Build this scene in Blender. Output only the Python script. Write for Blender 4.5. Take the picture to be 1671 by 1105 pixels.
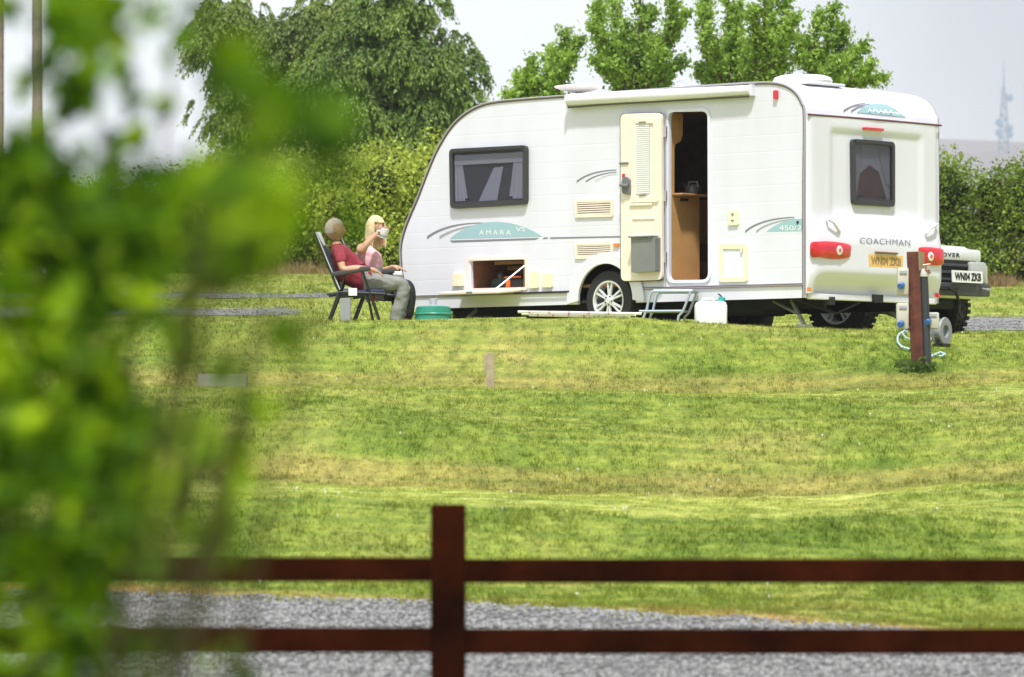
import bpy, bmesh, math, random
import numpy as np
from mathutils import Vector, Matrix, geometry
random.seed(7); RNG = np.random.default_rng(7)
for o in list(bpy.data.objects): bpy.data.objects.remove(o)
scn = bpy.context.scene; COL = scn.collection
R = math.radians
# ------------------------------------------------------------------ camera, sky, sun, exposure
F, CX, HY, CZ = 9000.0, 835.5, 800.0, 1.5      # focal length in photo pixels, centre column, horizon row, eye height
cd = bpy.data.cameras.new('camera'); cam = bpy.data.objects.new('camera', cd); COL.objects.link(cam)
cam.location = (0, 0, CZ); cam.rotation_euler = (R(90), 0, 0)
cd.sensor_width = 36; cd.lens = F/1671*36; cd.shift_y = (HY-552.5)/1671
cd.clip_start = 0.3; cd.clip_end = 20000
cd.dof.use_dof = True; cd.dof.focus_distance = 55.0; cd.dof.aperture_fstop = 5.0; cd.dof.aperture_blades = 8
scn.camera = cam
SUN_EL, SUN_AZ = R(63), R(180)                  # azimuth clockwise from +Y: straight behind the camera
w = bpy.data.worlds.new('World'); scn.world = w; w.use_nodes = True
nt = w.node_tree; nt.nodes.clear()
def nd(t, ty, **k):
    n = t.nodes.new(ty)
    for a, b in k.items():
        if hasattr(n, a): setattr(n, a, b)
    return n
out = nd(nt, 'ShaderNodeOutputWorld'); bg1 = nd(nt, 'ShaderNodeBackground'); bg2 = nd(nt, 'ShaderNodeBackground'); mx = nd(nt, 'ShaderNodeMixShader')
sky = nd(nt, 'ShaderNodeTexSky'); sky.sky_type = 'NISHITA'; sky.sun_disc = False
sky.sun_elevation = SUN_EL; sky.sun_rotation = SUN_AZ
nt.links.new(sky.outputs[0], bg1.inputs[0]); bg1.inputs[1].default_value = 0.11
tc = nd(nt, 'ShaderNodeTexCoord'); n1 = nd(nt, 'ShaderNodeTexNoise'); n1.inputs['Scale'].default_value = 9; n1.inputs['Detail'].default_value = 4; n1.inputs['Roughness'].default_value = .45
nt.links.new(tc.outputs['Generated'], n1.inputs['Vector'])
sx = nd(nt, 'ShaderNodeSeparateXYZ'); nt.links.new(tc.outputs['Generated'], sx.inputs[0])
mr = nd(nt, 'ShaderNodeMapRange'); mr.interpolation_type = 'SMOOTHSTEP'
mr.inputs['From Min'].default_value = .035; mr.inputs['From Max'].default_value = .1; mr.inputs['To Min'].default_value = 0; mr.inputs['To Max'].default_value = .95
nt.links.new(sx.outputs[0], mr.inputs['Value'])
nr = nd(nt, 'ShaderNodeMapRange'); nr.inputs['From Min'].default_value = .35; nr.inputs['From Max'].default_value = .7; nr.inputs['To Min'].default_value = 0; nr.inputs['To Max'].default_value = .42
nt.links.new(n1.outputs[0], nr.inputs['Value'])
ad = nd(nt, 'ShaderNodeMath', operation='ADD', use_clamp=True); nt.links.new(mr.outputs[0], ad.inputs[0]); nt.links.new(nr.outputs[0], ad.inputs[1])
cr = nd(nt, 'ShaderNodeValToRGB'); cr.color_ramp.elements[0].color = (.91, .955, 1.0, 1); cr.color_ramp.elements[1].color = (.48, .50, .55, 1)
nt.links.new(ad.outputs[0], cr.inputs[0]); nt.links.new(cr.outputs[0], bg2.inputs[0]); bg2.inputs[1].default_value = .93
mx.inputs[0].default_value = .9
nt.links.new(bg1.outputs[0], mx.inputs[1]); nt.links.new(bg2.outputs[0], mx.inputs[2]); nt.links.new(mx.outputs[0], out.inputs[0])
sl = bpy.data.lights.new('sun', 'SUN'); so = bpy.data.objects.new('sun', sl); COL.objects.link(so)
sl.energy = 3.6; sl.angle = R(4); sl.color = (1, .975, .945)
sd = Vector((math.sin(SUN_AZ)*math.cos(SUN_EL), math.cos(SUN_AZ)*math.cos(SUN_EL), math.sin(SUN_EL)))
so.rotation_euler = sd.to_track_quat('Z', 'Y').to_euler()
scn.view_settings.view_transform = 'Standard'; scn.view_settings.look = 'None'; scn.view_settings.gamma = 1
scn.view_settings.exposure = .56; scn.view_settings.use_curve_mapping = False
scn.render.engine = 'CYCLES'
try: scn.cycles.use_denoising = True
except Exception: pass
# ------------------------------------------------------------------ helpers
def P(x, y, Y):                                  # point at depth Y that the photo shows at column x, row y
    return Vector(((x-CX)/F*Y, Y, CZ+(HY-y)/F*Y))
MATS = {}
def mat(name, col, rough=.6, metal=0, var=.0, vscale=8, bump=0, bscale=60, col2=None, coat=0, trans=0, spec=None, emis=0):
    if name in MATS: return MATS[name]
    m = bpy.data.materials.new(name); m.use_nodes = True; t = m.node_tree; b = t.nodes['Principled BSDF']
    b.inputs['Base Color'].default_value = (*col, 1); b.inputs['Roughness'].default_value = rough; b.inputs['Metallic'].default_value = metal
    if coat: b.inputs['Coat Weight'].default_value = coat; b.inputs['Coat Roughness'].default_value = .08
    if trans: b.inputs['Transmission Weight'].default_value = trans
    if spec is not None: b.inputs['Specular IOR Level'].default_value = spec
    tc = nd(t, 'ShaderNodeTexCoord')
    if var or col2:
        n = nd(t, 'ShaderNodeTexNoise'); n.inputs['Scale'].default_value = vscale; n.inputs['Detail'].default_value = 6; n.inputs['Roughness'].default_value = .65
        t.links.new(tc.outputs['Object'], n.inputs['Vector'])
        r = nd(t, 'ShaderNodeValToRGB'); r.color_ramp.elements[0].position = .33; r.color_ramp.elements[1].position = .67
        c2 = col2 if col2 else tuple(min(1, c*(1+var)) for c in col)
        c1 = col if col2 else tuple(c*(1-var) for c in col)
        r.color_ramp.elements[0].color = (*c1, 1); r.color_ramp.elements[1].color = (*c2, 1)
        t.links.new(n.outputs[0], r.inputs[0]); t.links.new(r.outputs[0], b.inputs['Base Color'])
    if bump:
        n2 = nd(t, 'ShaderNodeTexNoise'); n2.inputs['Scale'].default_value = bscale; n2.inputs['Detail'].default_value = 4
        t.links.new(tc.outputs['Object'], n2.inputs['Vector'])
        bp = nd(t, 'ShaderNodeBump'); bp.inputs['Strength'].default_value = bump; bp.inputs['Distance'].default_value = .01
        t.links.new(n2.outputs[0], bp.inputs['Height']); t.links.new(bp.outputs[0], b.inputs['Normal'])
    MATS[name] = m; return m
def tag(o, label=None, cat=None, group=None, kind=None):
    if label: o['label'] = label
    if cat: o['category'] = cat
    if group: o['group'] = group
    if kind: o['kind'] = kind
    return o
def empty(name, loc, rz=0):
    o = bpy.data.objects.new(name, None); COL.objects.link(o); o.location = loc; o.rotation_euler = (0, 0, rz); o.empty_display_size = .2
    return o
class MB:
    def __init__(s): s.v = []; s.f = []
    def add(s, vs, fs):
        k = len(s.v); s.v += [Vector(v) for v in vs]; s.f += [tuple(i+k for i in f) for f in fs]; return s
    def box(s, c, d, rot=None, bev=0):
        c = Vector(c); hx, hy, hz = d[0]/2, d[1]/2, d[2]/2
        if bev:
            b = min(bev, hx*.49*2, hy*.98, hz*.98); bm = bmesh.new(); bmesh.ops.create_cube(bm, size=1)
            for v in bm.verts: v.co = Vector((v.co.x*d[0], v.co.y*d[1], v.co.z*d[2]))
            bmesh.ops.bevel(bm, geom=bm.edges[:], offset=b, segments=2, affect='EDGES', profile=.5)
            bm.verts.index_update()
            vs = [v.co.copy() for v in bm.verts]; fs = [tuple(v.index for v in f.verts) for f in bm.faces]; bm.free()
        else:
            vs = [Vector((x, y, z)) for x in (-hx, hx) for y in (-hy, hy) for z in (-hz, hz)]
            fs = [(0,1,3,2),(4,6,7,5),(0,4,5,1),(2,3,7,6),(0,2,6,4),(1,5,7,3)]
        if rot is not None: vs = [rot @ v for v in vs]
        return s.add([v+c for v in vs], fs)
    def tube(s, pts, r, n=8, cap=True, sq=1.0):
        pts = [Vector(p) for p in pts]; rs = r if isinstance(r, (list, tuple)) else [r]*len(pts)
        vs = []; up = None
        for i, p in enumerate(pts):
            d = (pts[min(i+1, len(pts)-1)]-pts[max(i-1, 0)]).normalized()
            if up is None:
                a = Vector((0,0,1)) if abs(d.z) < .9 else Vector((1,0,0)); u = d.cross(a).normalized()
            else:
                u = (up - d*up.dot(d)); u = u.normalized() if u.length > 1e-6 else d.orthogonal().normalized()
            up = u; q = d.cross(u)
            for k in range(n):
                a = 2*math.pi*k/n; vs.append(p+(u*math.cos(a)+q*math.sin(a)*sq)*rs[i])
        fs = [(i*n+k, i*n+(k+1)%n, (i+1)*n+(k+1)%n, (i+1)*n+k) for i in range(len(pts)-1) for k in range(n)]
        if cap: fs += [tuple(range(n-1, -1, -1)), tuple((len(pts)-1)*n+k for k in range(n))]
        return s.add(vs, fs)
    def lathe(s, prof, o, ax=(0,0,1), n=24, sx=None):
        ax = Vector(ax).normalized(); u = ax.orthogonal().normalized(); q = ax.cross(u); o = Vector(o); vs = []
        for r, h in prof:
            for k in range(n):
                a = 2*math.pi*k/n; vs.append(o+ax*h+(u*math.cos(a)+q*math.sin(a))*max(r, 1e-4))
        fs = [(i*n+k, i*n+(k+1)%n, (i+1)*n+(k+1)%n, (i+1)*n+k) for i in range(len(prof)-1) for k in range(n)]
        return s.add(vs, fs)
    def prism(s, rings, f3, t0, t1):             # 2-D outline and holes -> solid between offsets t0 and t1; f3(a, b, t) -> point
        allp = [p for r in rings for p in r]; n = len(allp)
        tri = geometry.tessellate_polygon([[Vector((p[0], p[1], 0)) for p in r] for r in rings])
        vs = [f3(p[0], p[1], t1) for p in allp]+[f3(p[0], p[1], t0) for p in allp]
        fs = [tuple(t) for t in tri]+[tuple(i+n for i in reversed(t)) for t in tri]; k = 0
        for r in rings:
            m = len(r); fs += [(k+i, k+(i+1)%m, n+k+(i+1)%m, n+k+i) for i in range(m)]; k += m
        return s.add(vs, fs)
    def build(s, name, m, parent=None, org=None, smooth=False, bevel=0, wn=False):
        me = bpy.data.meshes.new(name); o_ = Vector(org) if org is not None else Vector((0,0,0))
        me.from_pydata([tuple(v-o_) for v in s.v], [], s.f)
        bm = bmesh.new(); bm.from_mesh(me); bmesh.ops.recalc_face_normals(bm, faces=bm.faces[:]); bm.to_mesh(me); bm.free()
        me.materials.append(m)
        if smooth:
            me.polygons.foreach_set('use_smooth', [True]*len(me.polygons))
            try: me.set_sharp_from_angle(angle=R(38))
            except Exception: pass
        o = bpy.data.objects.new(name, me); COL.objects.link(o); o.parent = parent
        if bevel:
            bv = o.modifiers.new('bevel', 'BEVEL'); bv.width = bevel; bv.segments = 2; bv.limit_method = 'ANGLE'; bv.angle_limit = R(50)
        return o
def copy_tree(o, parent=None):
    c = o.copy(); COL.objects.link(c); c.parent = parent
    for ch in [x for x in bpy.data.objects if x.parent == o and x != c]: copy_tree(ch, c)
    return c
def catmull(pts, n=6, closed=False):
    res = []; m = len(pts); rng = range(m if closed else m-1)
    for i in rng:
        g = (lambda k: Vector(pts[k % m])) if closed else (lambda k: Vector(pts[max(0, min(m-1, k))]))
        p0, p1, p2, p3 = g(i-1), g(i), g(i+1), g(i+2)
        for k in range(n):
            t = k/n; res.append(.5*((2*p1)+(p2-p0)*t+(2*p0-5*p1+4*p2-p3)*t*t+(3*p1-p0-3*p2+p3)*t**3))
    if not closed: res.append(Vector(pts[-1]))
    return res
def rrect(q, r, n=4):                            # rounded quad through corner points q (2-D)
    q = [Vector(p) for p in q]; res = []
    for i in range(4):
        a, b, c = q[i-1], q[i], q[(i+1) % 4]
        d1 = (a-b).normalized()*r; d2 = (c-b).normalized()*r
        for k in range(n+1):
            t = k/n; res.append((b+d1)*(1-t)**2+b*2*t*(1-t)+(b+d2)*t*t)
    return res
def text_mesh(name, body, size, m, f3, cx, cz, width=None, parent=None, thick=.003, off=0, extra_space=1.0, shear=0, bold=0.0, height=None):
    cu = bpy.data.curves.new('t', 'FONT'); cu.body = body; cu.size = size; cu.align_x = 'CENTER'; cu.align_y = 'CENTER'; cu.space_character = extra_space
    cu.resolution_u = 3; cu.shear = shear; cu.offset = bold
    o = bpy.data.objects.new('t', cu); COL.objects.link(o); dg = bpy.context.evaluated_depsgraph_get(); dg.update()
    me = bpy.data.meshes.new_from_object(o.evaluated_get(dg)); bpy.data.objects.remove(o)
    vs = [v.co.copy() for v in me.vertices]; xs = [v.x for v in vs]; ys = [v.y for v in vs]
    kx = width/(max(xs)-min(xs)) if width else 1; ky = height/(max(ys)-min(ys)) if height else 1
    mxx = (max(xs)+min(xs))/2; mxy = (max(ys)+min(ys))/2
    mb = MB(); mb.add([f3(cx+(v.x-mxx)*kx, cz+(v.y-mxy)*ky, off+thick) for v in vs], [tuple(p.vertices) for p in me.polygons])
    return mb.build(name, m, parent)
def np_mesh(name, verts, faces_flat, nper, m, parent=None, loc=(0,0,0)):
    me = bpy.data.meshes.new(name); nf = len(faces_flat)//nper
    me.vertices.add(len(verts)); me.vertices.foreach_set('co', np.asarray(verts, dtype=np.float32).ravel())
    me.loops.add(nf*nper); me.loops.foreach_set('vertex_index', np.asarray(faces_flat, dtype=np.int32))
    me.polygons.add(nf); me.polygons.foreach_set('loop_start', np.arange(nf, dtype=np.int32)*nper)
    try: me.polygons.foreach_set('loop_total', np.full(nf, nper, dtype=np.int32))
    except Exception: pass
    me.update(calc_edges=True); me.materials.append(m)
    o = bpy.data.objects.new(name, me); COL.objects.link(o); o.parent = parent; o.location = loc; return o
def leaves(c, size, rng, droop=None, aspect=.55, sizevar=.6):
    """one pointed leaf (four-cornered) per centre; droop = preferred direction of the leaf axis"""
    n = len(c); d = rng.normal(size=(n, 3))
    if droop is not None: d = d*.55+np.asarray(droop)
    d /= np.linalg.norm(d, axis=1, keepdims=True)
    e = rng.normal(size=(n, 3)); e -= d*(e*d).sum(1, keepdims=True); e /= np.linalg.norm(e, axis=1, keepdims=True)
    s = (size*(1+sizevar*rng.uniform(-1, 1, n)))[:, None]
    nn = np.cross(d, e)
    v = np.stack([c-d*s*.5, c+e*s*aspect*.5+nn*s*.08, c+d*s*.5, c-e*s*aspect*.5+nn*s*.08], 1).reshape(-1, 3)
    return v, np.arange(n*4)
# ------------------------------------------------------------------ terrain
XS = np.array([-400, 0, 300, 500, 700, 1000, 1150, 1300, 1450, 1600, 1671, 2100.])
def rows():
    z = lambda v: ('z', np.full(len(XS), v))
    y = lambda *v: ('y', np.array(v, float))
    return [
     (-60, z(-1.9)), (0, z(-1.55)), (12, z(-1.35)), (21, z(-1.1)), (24.5, z(-.9)),
     (31.5, y(985,985,983,983,985,988,990,992,995,1000,1000,1000)),
     (33.0, y(950,950,950,945,948,952,955,960,962,962,962,962)),
     (35.6, y(818,815,812,812,826,836,840,844,848,852,852,852)),
     (41.2, y(798,796,796,796,799,807,812,812,804,796,792,790)),
     (43.0, y(690,688,686,690,698,704,708,708,706,702,700,698)),
     (45.6, y(628,626,628,632,640,642,643,645,650,652,650,650)),
     (49.6, y(640,638,636,640,646,650,652,646,632,622,622,622)),
     (51.0, y(580,580,580,580,582,586,588,586,582,580,582,582)),
     (52.4, y(520,520,525,521,516,518,523,533,540,545,546,546)),
     (53.6, y(530,530,533,530,528,530,534,540,546,549,550,550)),
     (56.5, y(535,535,537,537,542,545,546,548,550,552,552,552)),
     (60.0, y(512,512,512,514,520,525,530,534,538,541,541,541)),
     (66.0, y(497,497,497,498,505,515,520,525,530,532,532,532)),
     (76.0, y(472,472,472,473,480,490,500,505,508,510,510,510)),
     (88.0, y(446,446,446,446,448,452,456,460,462,462,462,462)),
     (120, z(4.4)), (300, z(5)), (1200, z(6)), (7000, z(8))]
YF = np.concatenate([np.arange(-60, 18, 2.), np.arange(18, 92, .05), np.arange(92, 160, 2.), np.geomspace(160, 6900, 40)])
def _tab():
    rs = rows(); Ys = np.array([r[0] for r in rs], float); Z = []
    for Yk, (k, v) in rs: Z.append(v if k == 'z' else (HY-v)/F*Yk)
    Z = np.array(Z); T = np.stack([np.interp(YF, Ys, Z[:, j]) for j in range(len(XS))], 1)
    # round the breaks of slope between 18 m and 92 m
    i0, i1 = np.searchsorted(YF, 18), np.searchsorted(YF, 92); K = np.exp(-.5*(np.arange(-16, 17)/4.5)**2); K /= K.sum()
    seg = T[i0:i1].copy(); pad = np.concatenate([np.repeat(seg[:1], 16, 0), seg, np.repeat(seg[-1:], 16, 0)])
    for j in range(seg.shape[1]): T[i0:i1, j] = np.convolve(pad[:, j], K, 'valid')
    return T
TAB = _tab()
def bumpy(X, Y):
    return .035*np.sin(.55*X+.35*Y+.8)*np.sin(.62*Y-.5*X+.4)*np.clip((Y-38)/3, 0, 1)*np.clip((51-Y)/3, 0, 1)+.018*np.sin(X*1.7+.6*Y)*np.sin(Y*1.1-.4*X)+.010*np.sin(X*4.1+1.3*Y+1)*np.sin(Y*3.3+.7*X)+.005*np.sin(9.1*X-4*Y)*np.sin(8.3*Y+3*X)
def H(X, Y):
    X = np.asarray(X, float); Y = np.asarray(Y, float); Yc = np.maximum(Y, 1.)
    xi = np.clip(CX+F*X/Yc, XS[0], XS[-1]); xi = np.where(Y < 10, 800, xi)
    a = np.interp(Y, YF, np.arange(len(YF))); i = np.clip(a.astype(int), 0, len(YF)-2); fa = a-i
    b = np.interp(xi, XS, np.arange(len(XS))); j = np.clip(b.astype(int), 0, len(XS)-2); fb = b-j; fb = fb*fb*(3-2*fb)
    z = (TAB[i, j]*(1-fa)+TAB[i+1, j]*fa)*(1-fb)+(TAB[i, j+1]*(1-fa)+TAB[i+1, j+1]*fa)*fb
    near = np.clip((Y-20)/5, 0, 1)*np.clip((95-Y)/10, 0, 1)
    return CZ+z+bumpy(X, Y)*near
def img(X, Y, Z): return CX+F*X/Y, HY-F*(Z-CZ)/Y
def gz(X, Y): return float(H(X, Y))
def grid_mesh(name, xs, ys, m, zoff=0, mask=None):
    Xg, Yg = np.meshgrid(xs, ys); Z = H(Xg, Yg)+zoff; nx, ny = len(xs), len(ys)
    v = np.stack([Xg, Yg, Z], -1).reshape(-1, 3); i, j = np.meshgrid(np.arange(nx-1), np.arange(ny-1)); a = (j*nx+i).ravel()
    f = np.stack([a, a+1, a+nx+1, a+nx], 1)
    if mask is not None:
        mk = mask(Xg, Yg, Z).ravel(); f = f[mk[f].all(1)]
        used = np.unique(f); rm = np.full(len(v), -1); rm[used] = np.arange(len(used)); v = v[used]; f = rm[f]
    o = np_mesh(name, v, f.ravel(), 4, m); o.data.polygons.foreach_set('use_smooth', [True]*len(o.data.polygons)); return o
def vnoise(X, Y, s, seed=0):                     # cheap smooth value noise for numpy masks
    r = np.random.default_rng(seed).uniform(-1, 1, (64, 64)); x = np.asarray(X)*s; y = np.asarray(Y)*s
    i = np.floor(x).astype(int); j = np.floor(y).astype(int); fx = x-i; fy = y-j; fx = fx*fx*(3-2*fx); fy = fy*fy*(3-2*fy)
    g = lambda a, b: r[a % 64, b % 64]
    return (g(i, j)*(1-fx)+g(i+1, j)*fx)*(1-fy)+(g(i, j+1)*(1-fx)+g(i+1, j+1)*fx)*fy
EX = [-400, 180, 400, 750, 1000, 1200, 1400, 1671, 2100]; EY = [962, 968, 975, 990, 1001, 1011, 1026, 1052, 1085]
def mown(X, Y):  # short ledge grass, gravel-edge dirt and bank-foot straw; also drives painted shading
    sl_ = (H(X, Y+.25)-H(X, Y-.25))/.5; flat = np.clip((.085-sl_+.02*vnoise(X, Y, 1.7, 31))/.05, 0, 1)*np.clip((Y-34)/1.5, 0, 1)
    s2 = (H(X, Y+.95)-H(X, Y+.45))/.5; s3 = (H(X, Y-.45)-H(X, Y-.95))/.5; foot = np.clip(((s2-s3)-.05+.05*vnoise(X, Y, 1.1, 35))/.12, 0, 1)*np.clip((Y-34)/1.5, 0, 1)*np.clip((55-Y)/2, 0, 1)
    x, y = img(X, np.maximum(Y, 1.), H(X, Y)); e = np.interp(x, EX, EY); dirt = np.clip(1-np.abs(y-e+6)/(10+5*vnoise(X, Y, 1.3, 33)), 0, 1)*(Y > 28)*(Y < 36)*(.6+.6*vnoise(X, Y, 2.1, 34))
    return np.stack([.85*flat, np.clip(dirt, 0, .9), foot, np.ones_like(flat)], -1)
def set_mown_shade(o, X, Y):
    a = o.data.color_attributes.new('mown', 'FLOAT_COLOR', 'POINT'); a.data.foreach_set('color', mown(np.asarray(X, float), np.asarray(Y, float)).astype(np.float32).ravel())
# grass colour, shared by the soil sheet and the blades: green with straw-coloured patches and painted bank shading
def grass_mat(name, blades):
    m = bpy.data.materials.new(name); m.use_nodes = True; t = m.node_tree; b = t.nodes['Principled BSDF']; L = t.links.new
    g = nd(t, 'ShaderNodeNewGeometry'); mp = nd(t, 'ShaderNodeMapping'); L(g.outputs['Position'], mp.inputs['Vector'])
    mp.inputs['Rotation'].default_value = (0, 0, R(-14)); mp.inputs['Scale'].default_value = (1.0, .36, .36)
    n1 = nd(t, 'ShaderNodeTexNoise'); n1.inputs['Scale'].default_value = .75; n1.inputs['Detail'].default_value = 7; n1.inputs['Roughness'].default_value = .62
    L(mp.outputs[0], n1.inputs['Vector'])
    n2 = nd(t, 'ShaderNodeTexNoise'); n2.inputs['Scale'].default_value = 9; n2.inputs['Detail'].default_value = 6; n2.inputs['Roughness'].default_value = .7
    L(mp.outputs[0], n2.inputs['Vector'])
    r1 = nd(t, 'ShaderNodeValToRGB'); e = r1.color_ramp.elements
    e[0].position = .36; e[0].color = (.19, .26, .035, 1); e[1].position = .80; e[1].color = (.56, .45, .20, 1)
    x = e.new(.49); x.color = (.30, .35, .065, 1); x = e.new(.65); x.color = (.38, .37, .10, 1)
    L(n1.outputs[0], r1.inputs[0])
    r2 = nd(t, 'ShaderNodeValToRGB'); r2.color_ramp.elements[0].position = .36; r2.color_ramp.elements[1].position = .62
    r2.color_ramp.elements[0].color = (.72, .74, .66, 1); r2.color_ramp.elements[1].color = (1.3, 1.25, 1.2, 1)
    L(n2.outputs[0], r2.inputs[0])
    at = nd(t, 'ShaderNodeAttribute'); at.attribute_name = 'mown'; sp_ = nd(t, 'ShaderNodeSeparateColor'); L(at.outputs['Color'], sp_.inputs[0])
    fl = nd(t, 'ShaderNodeMix'); fl.data_type = 'RGBA'; L(sp_.outputs[0], fl.inputs[0]); fc = nd(t, 'ShaderNodeMix'); fc.data_type = 'RGBA'; fc.blend_type = 'MULTIPLY'; fc.inputs[0].default_value = 1; L(r1.outputs[0], fc.inputs[6]); fc.inputs[7].default_value = (.66, .73, .64, 1)  # bank faces darkened, flat ledges lightened: slope shading painted into the grass colour
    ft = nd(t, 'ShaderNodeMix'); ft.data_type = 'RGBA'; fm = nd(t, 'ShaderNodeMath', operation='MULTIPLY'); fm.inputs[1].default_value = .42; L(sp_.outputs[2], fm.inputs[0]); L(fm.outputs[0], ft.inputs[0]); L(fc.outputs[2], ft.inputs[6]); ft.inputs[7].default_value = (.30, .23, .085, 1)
    L(ft.outputs[2], fl.inputs[6]); fl.inputs[7].default_value = (.385, .43, .115, 1)  # ledge tone: paler short grass with painted-in brightness
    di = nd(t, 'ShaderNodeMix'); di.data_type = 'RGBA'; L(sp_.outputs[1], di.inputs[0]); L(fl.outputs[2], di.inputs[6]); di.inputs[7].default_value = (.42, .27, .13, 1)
    mm = nd(t, 'ShaderNodeMix'); mm.data_type = 'RGBA'; mm.blend_type = 'MULTIPLY'; mm.inputs[0].default_value = 1
    mq = nd(t, 'ShaderNodeMapping'); L(g.outputs['Position'], mq.inputs['Vector']); mq.inputs['Rotation'].default_value = (0, 0, R(58)); mq.inputs['Scale'].default_value = (.35, 3.2, 1)
    n4 = nd(t, 'ShaderNodeTexNoise'); n4.inputs['Scale'].default_value = 1.6; n4.inputs['Detail'].default_value = 5; L(mq.outputs[0], n4.inputs['Vector']); r4 = nd(t, 'ShaderNodeValToRGB'); r4.color_ramp.elements[0].position = .38; r4.color_ramp.elements[1].position = .6
    r4.color_ramp.elements[0].color = (.76, .82, .70, 1); r4.color_ramp.elements[1].color = (1.12, 1.06, 1.05, 1); L(n4.outputs[0], r4.inputs[0]); ma4 = nd(t, 'ShaderNodeMix'); ma4.data_type = 'RGBA'; ma4.blend_type = 'MULTIPLY'; ma4.inputs[0].default_value = 1
    L(di.outputs[2], ma4.inputs[6]); L(r4.outputs[0], ma4.inputs[7]); L(ma4.outputs[2], mm.inputs[6]); L(r2.outputs[0], mm.inputs[7]); src = mm.outputs[2]
    if blades:
        r3 = nd(t, 'ShaderNodeValToRGB'); e = r3.color_ramp.elements; e[0].color = (.78, .85, .7, 1); e[1].color = (1.35, 1.2, 1.25, 1)
        x = e.new(.85); x.color = (1.1, 1.12, 1, 1)
        L(g.outputs['Random Per Island'], r3.inputs[0]); m2 = nd(t, 'ShaderNodeMix'); m2.data_type = 'RGBA'; m2.blend_type = 'MULTIPLY'; m2.inputs[0].default_value = 1
        L(src, m2.inputs[6]); L(r3.outputs[0], m2.inputs[7]); src = m2.outputs[2]
        tr = nd(t, 'ShaderNodeBsdfTranslucent'); ms = nd(t, 'ShaderNodeMixShader'); ms.inputs[0].default_value = .3
        L(src, tr.inputs[0]); L(b.outputs[0], ms.inputs[1]); L(tr.outputs[0], ms.inputs[2]); L(ms.outputs[0], t.nodes['Material Output'].inputs[0])
    else:
        n3 = nd(t, 'ShaderNodeTexNoise'); n3.inputs['Scale'].default_value = 30; n3.inputs['Detail'].default_value = 5; L(g.outputs['Position'], n3.inputs['Vector'])
        bp = nd(t, 'ShaderNodeBump'); bp.inputs['Strength'].default_value = .8; bp.inputs['Distance'].default_value = .03; L(n3.outputs[0], bp.inputs['Height']); L(bp.outputs[0], b.inputs['Normal'])
    L(src, b.inputs['Base Color']); b.inputs['Roughness'].default_value = .8; b.inputs['Specular IOR Level'].default_value = .15
    MATS[name] = m; return m
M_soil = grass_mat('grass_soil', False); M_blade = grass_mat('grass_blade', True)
fx = np.arange(-7, 9.01, .14); fy = np.concatenate([np.arange(18, 62, .14), np.arange(62, 92, .5)])
gxs = np.concatenate([-np.geomspace(7.2, 6000, 45)[::-1], fx, np.geomspace(9.2, 6000, 45)])
gys = np.concatenate([-np.geomspace(2, 3000, 25)[::-1], np.arange(0, 18, 1.), fy, np.arange(93, 160, 4), np.geomspace(165, 6800, 40)])
ground = grid_mesh('ground', gxs, gys, M_soil); tag(ground, kind='structure'); _g = np.meshgrid(gxs, gys); set_mown_shade(ground, _g[0].ravel(), _g[1].ravel())
# gravel
def gravel_mat(name, c1, c2, sc):
    m = bpy.data.materials.new(name); m.use_nodes = True; t = m.node_tree; b = t.nodes['Principled BSDF']; L = t.links.new
    g = nd(t, 'ShaderNodeNewGeometry'); v = nd(t, 'ShaderNodeTexVoronoi'); v.inputs['Scale'].default_value = sc; L(g.outputs['Position'], v.inputs['Vector'])
    n = nd(t, 'ShaderNodeTexNoise'); n.inputs['Scale'].default_value = sc*.12; n.inputs['Detail'].default_value = 6; L(g.outputs['Position'], n.inputs['Vector'])
    s = nd(t, 'ShaderNodeSeparateColor'); L(v.outputs['Color'], s.inputs[0]); ad = nd(t, 'ShaderNodeMath', operation='MULTIPLY_ADD'); ad.inputs[1].default_value = .6
    L(s.outputs[0], ad.inputs[0]); mu = nd(t, 'ShaderNodeMath', operation='MULTIPLY'); mu.inputs[1].default_value = .5; L(n.outputs[0], mu.inputs[0]); L(mu.outputs[0], ad.inputs[2])
    r = nd(t, 'ShaderNodeValToRGB'); r.color_ramp.elements[0].position = .15; r.color_ramp.elements[1].position = .85
    r.color_ramp.elements[0].color = (*c1, 1); r.color_ramp.elements[1].color = (*c2, 1); L(ad.outputs[0], r.inputs[0]); L(r.outputs[0], b.inputs['Base Color'])
    bp = nd(t, 'ShaderNodeBump'); bp.inputs['Distance'].default_value = .02; L(v.outputs['Distance'], bp.inputs['Height']); bp.invert = True; L(bp.outputs[0], b.inputs['Normal'])
    b.inputs['Roughness'].default_value = .85; MATS[name] = m; return m
M_grav = gravel_mat('gravel', (.13, .13, .125), (.28, .28, .27), 38)
EX = [-400, 180, 400, 750, 1000, 1200, 1400, 1671, 2100]; EY = [962, 968, 975, 990, 1001, 1011, 1026, 1052, 1085]
def near_mask(X, Y, Z):
    x, y = img(X, np.maximum(Y, 1), Z)
    return (y > np.interp(x, EX, EY)+5*vnoise(X, Y, 2.3, 1)+2.5*vnoise(X, Y, 9, 2)) & (Y > 23.2+.3*vnoise(X, Y, 1.5, 5))
track = grid_mesh('gravel_track', np.arange(-5.5, 6.5, .06), np.arange(22.5, 34, .06), M_grav, .014, near_mask); tag(track, kind='structure')
def far_mask(X, Y, Z):
    x, y = img(X, Y, Z); n = 2*vnoise(X, Y, .9, 3)
    a = (x < 500+60*vnoise(X, Y, .7, 4)) & (Y > 59.4) & (y > 502+n) & (y < 530)
    b = (x < 560) & (y < 487+n) & (y > 479+n)
    c = (x > 1480) & (y > 519+n) & (y < 541+n) & (Y > 57.5)
    return a | b | c
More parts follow.
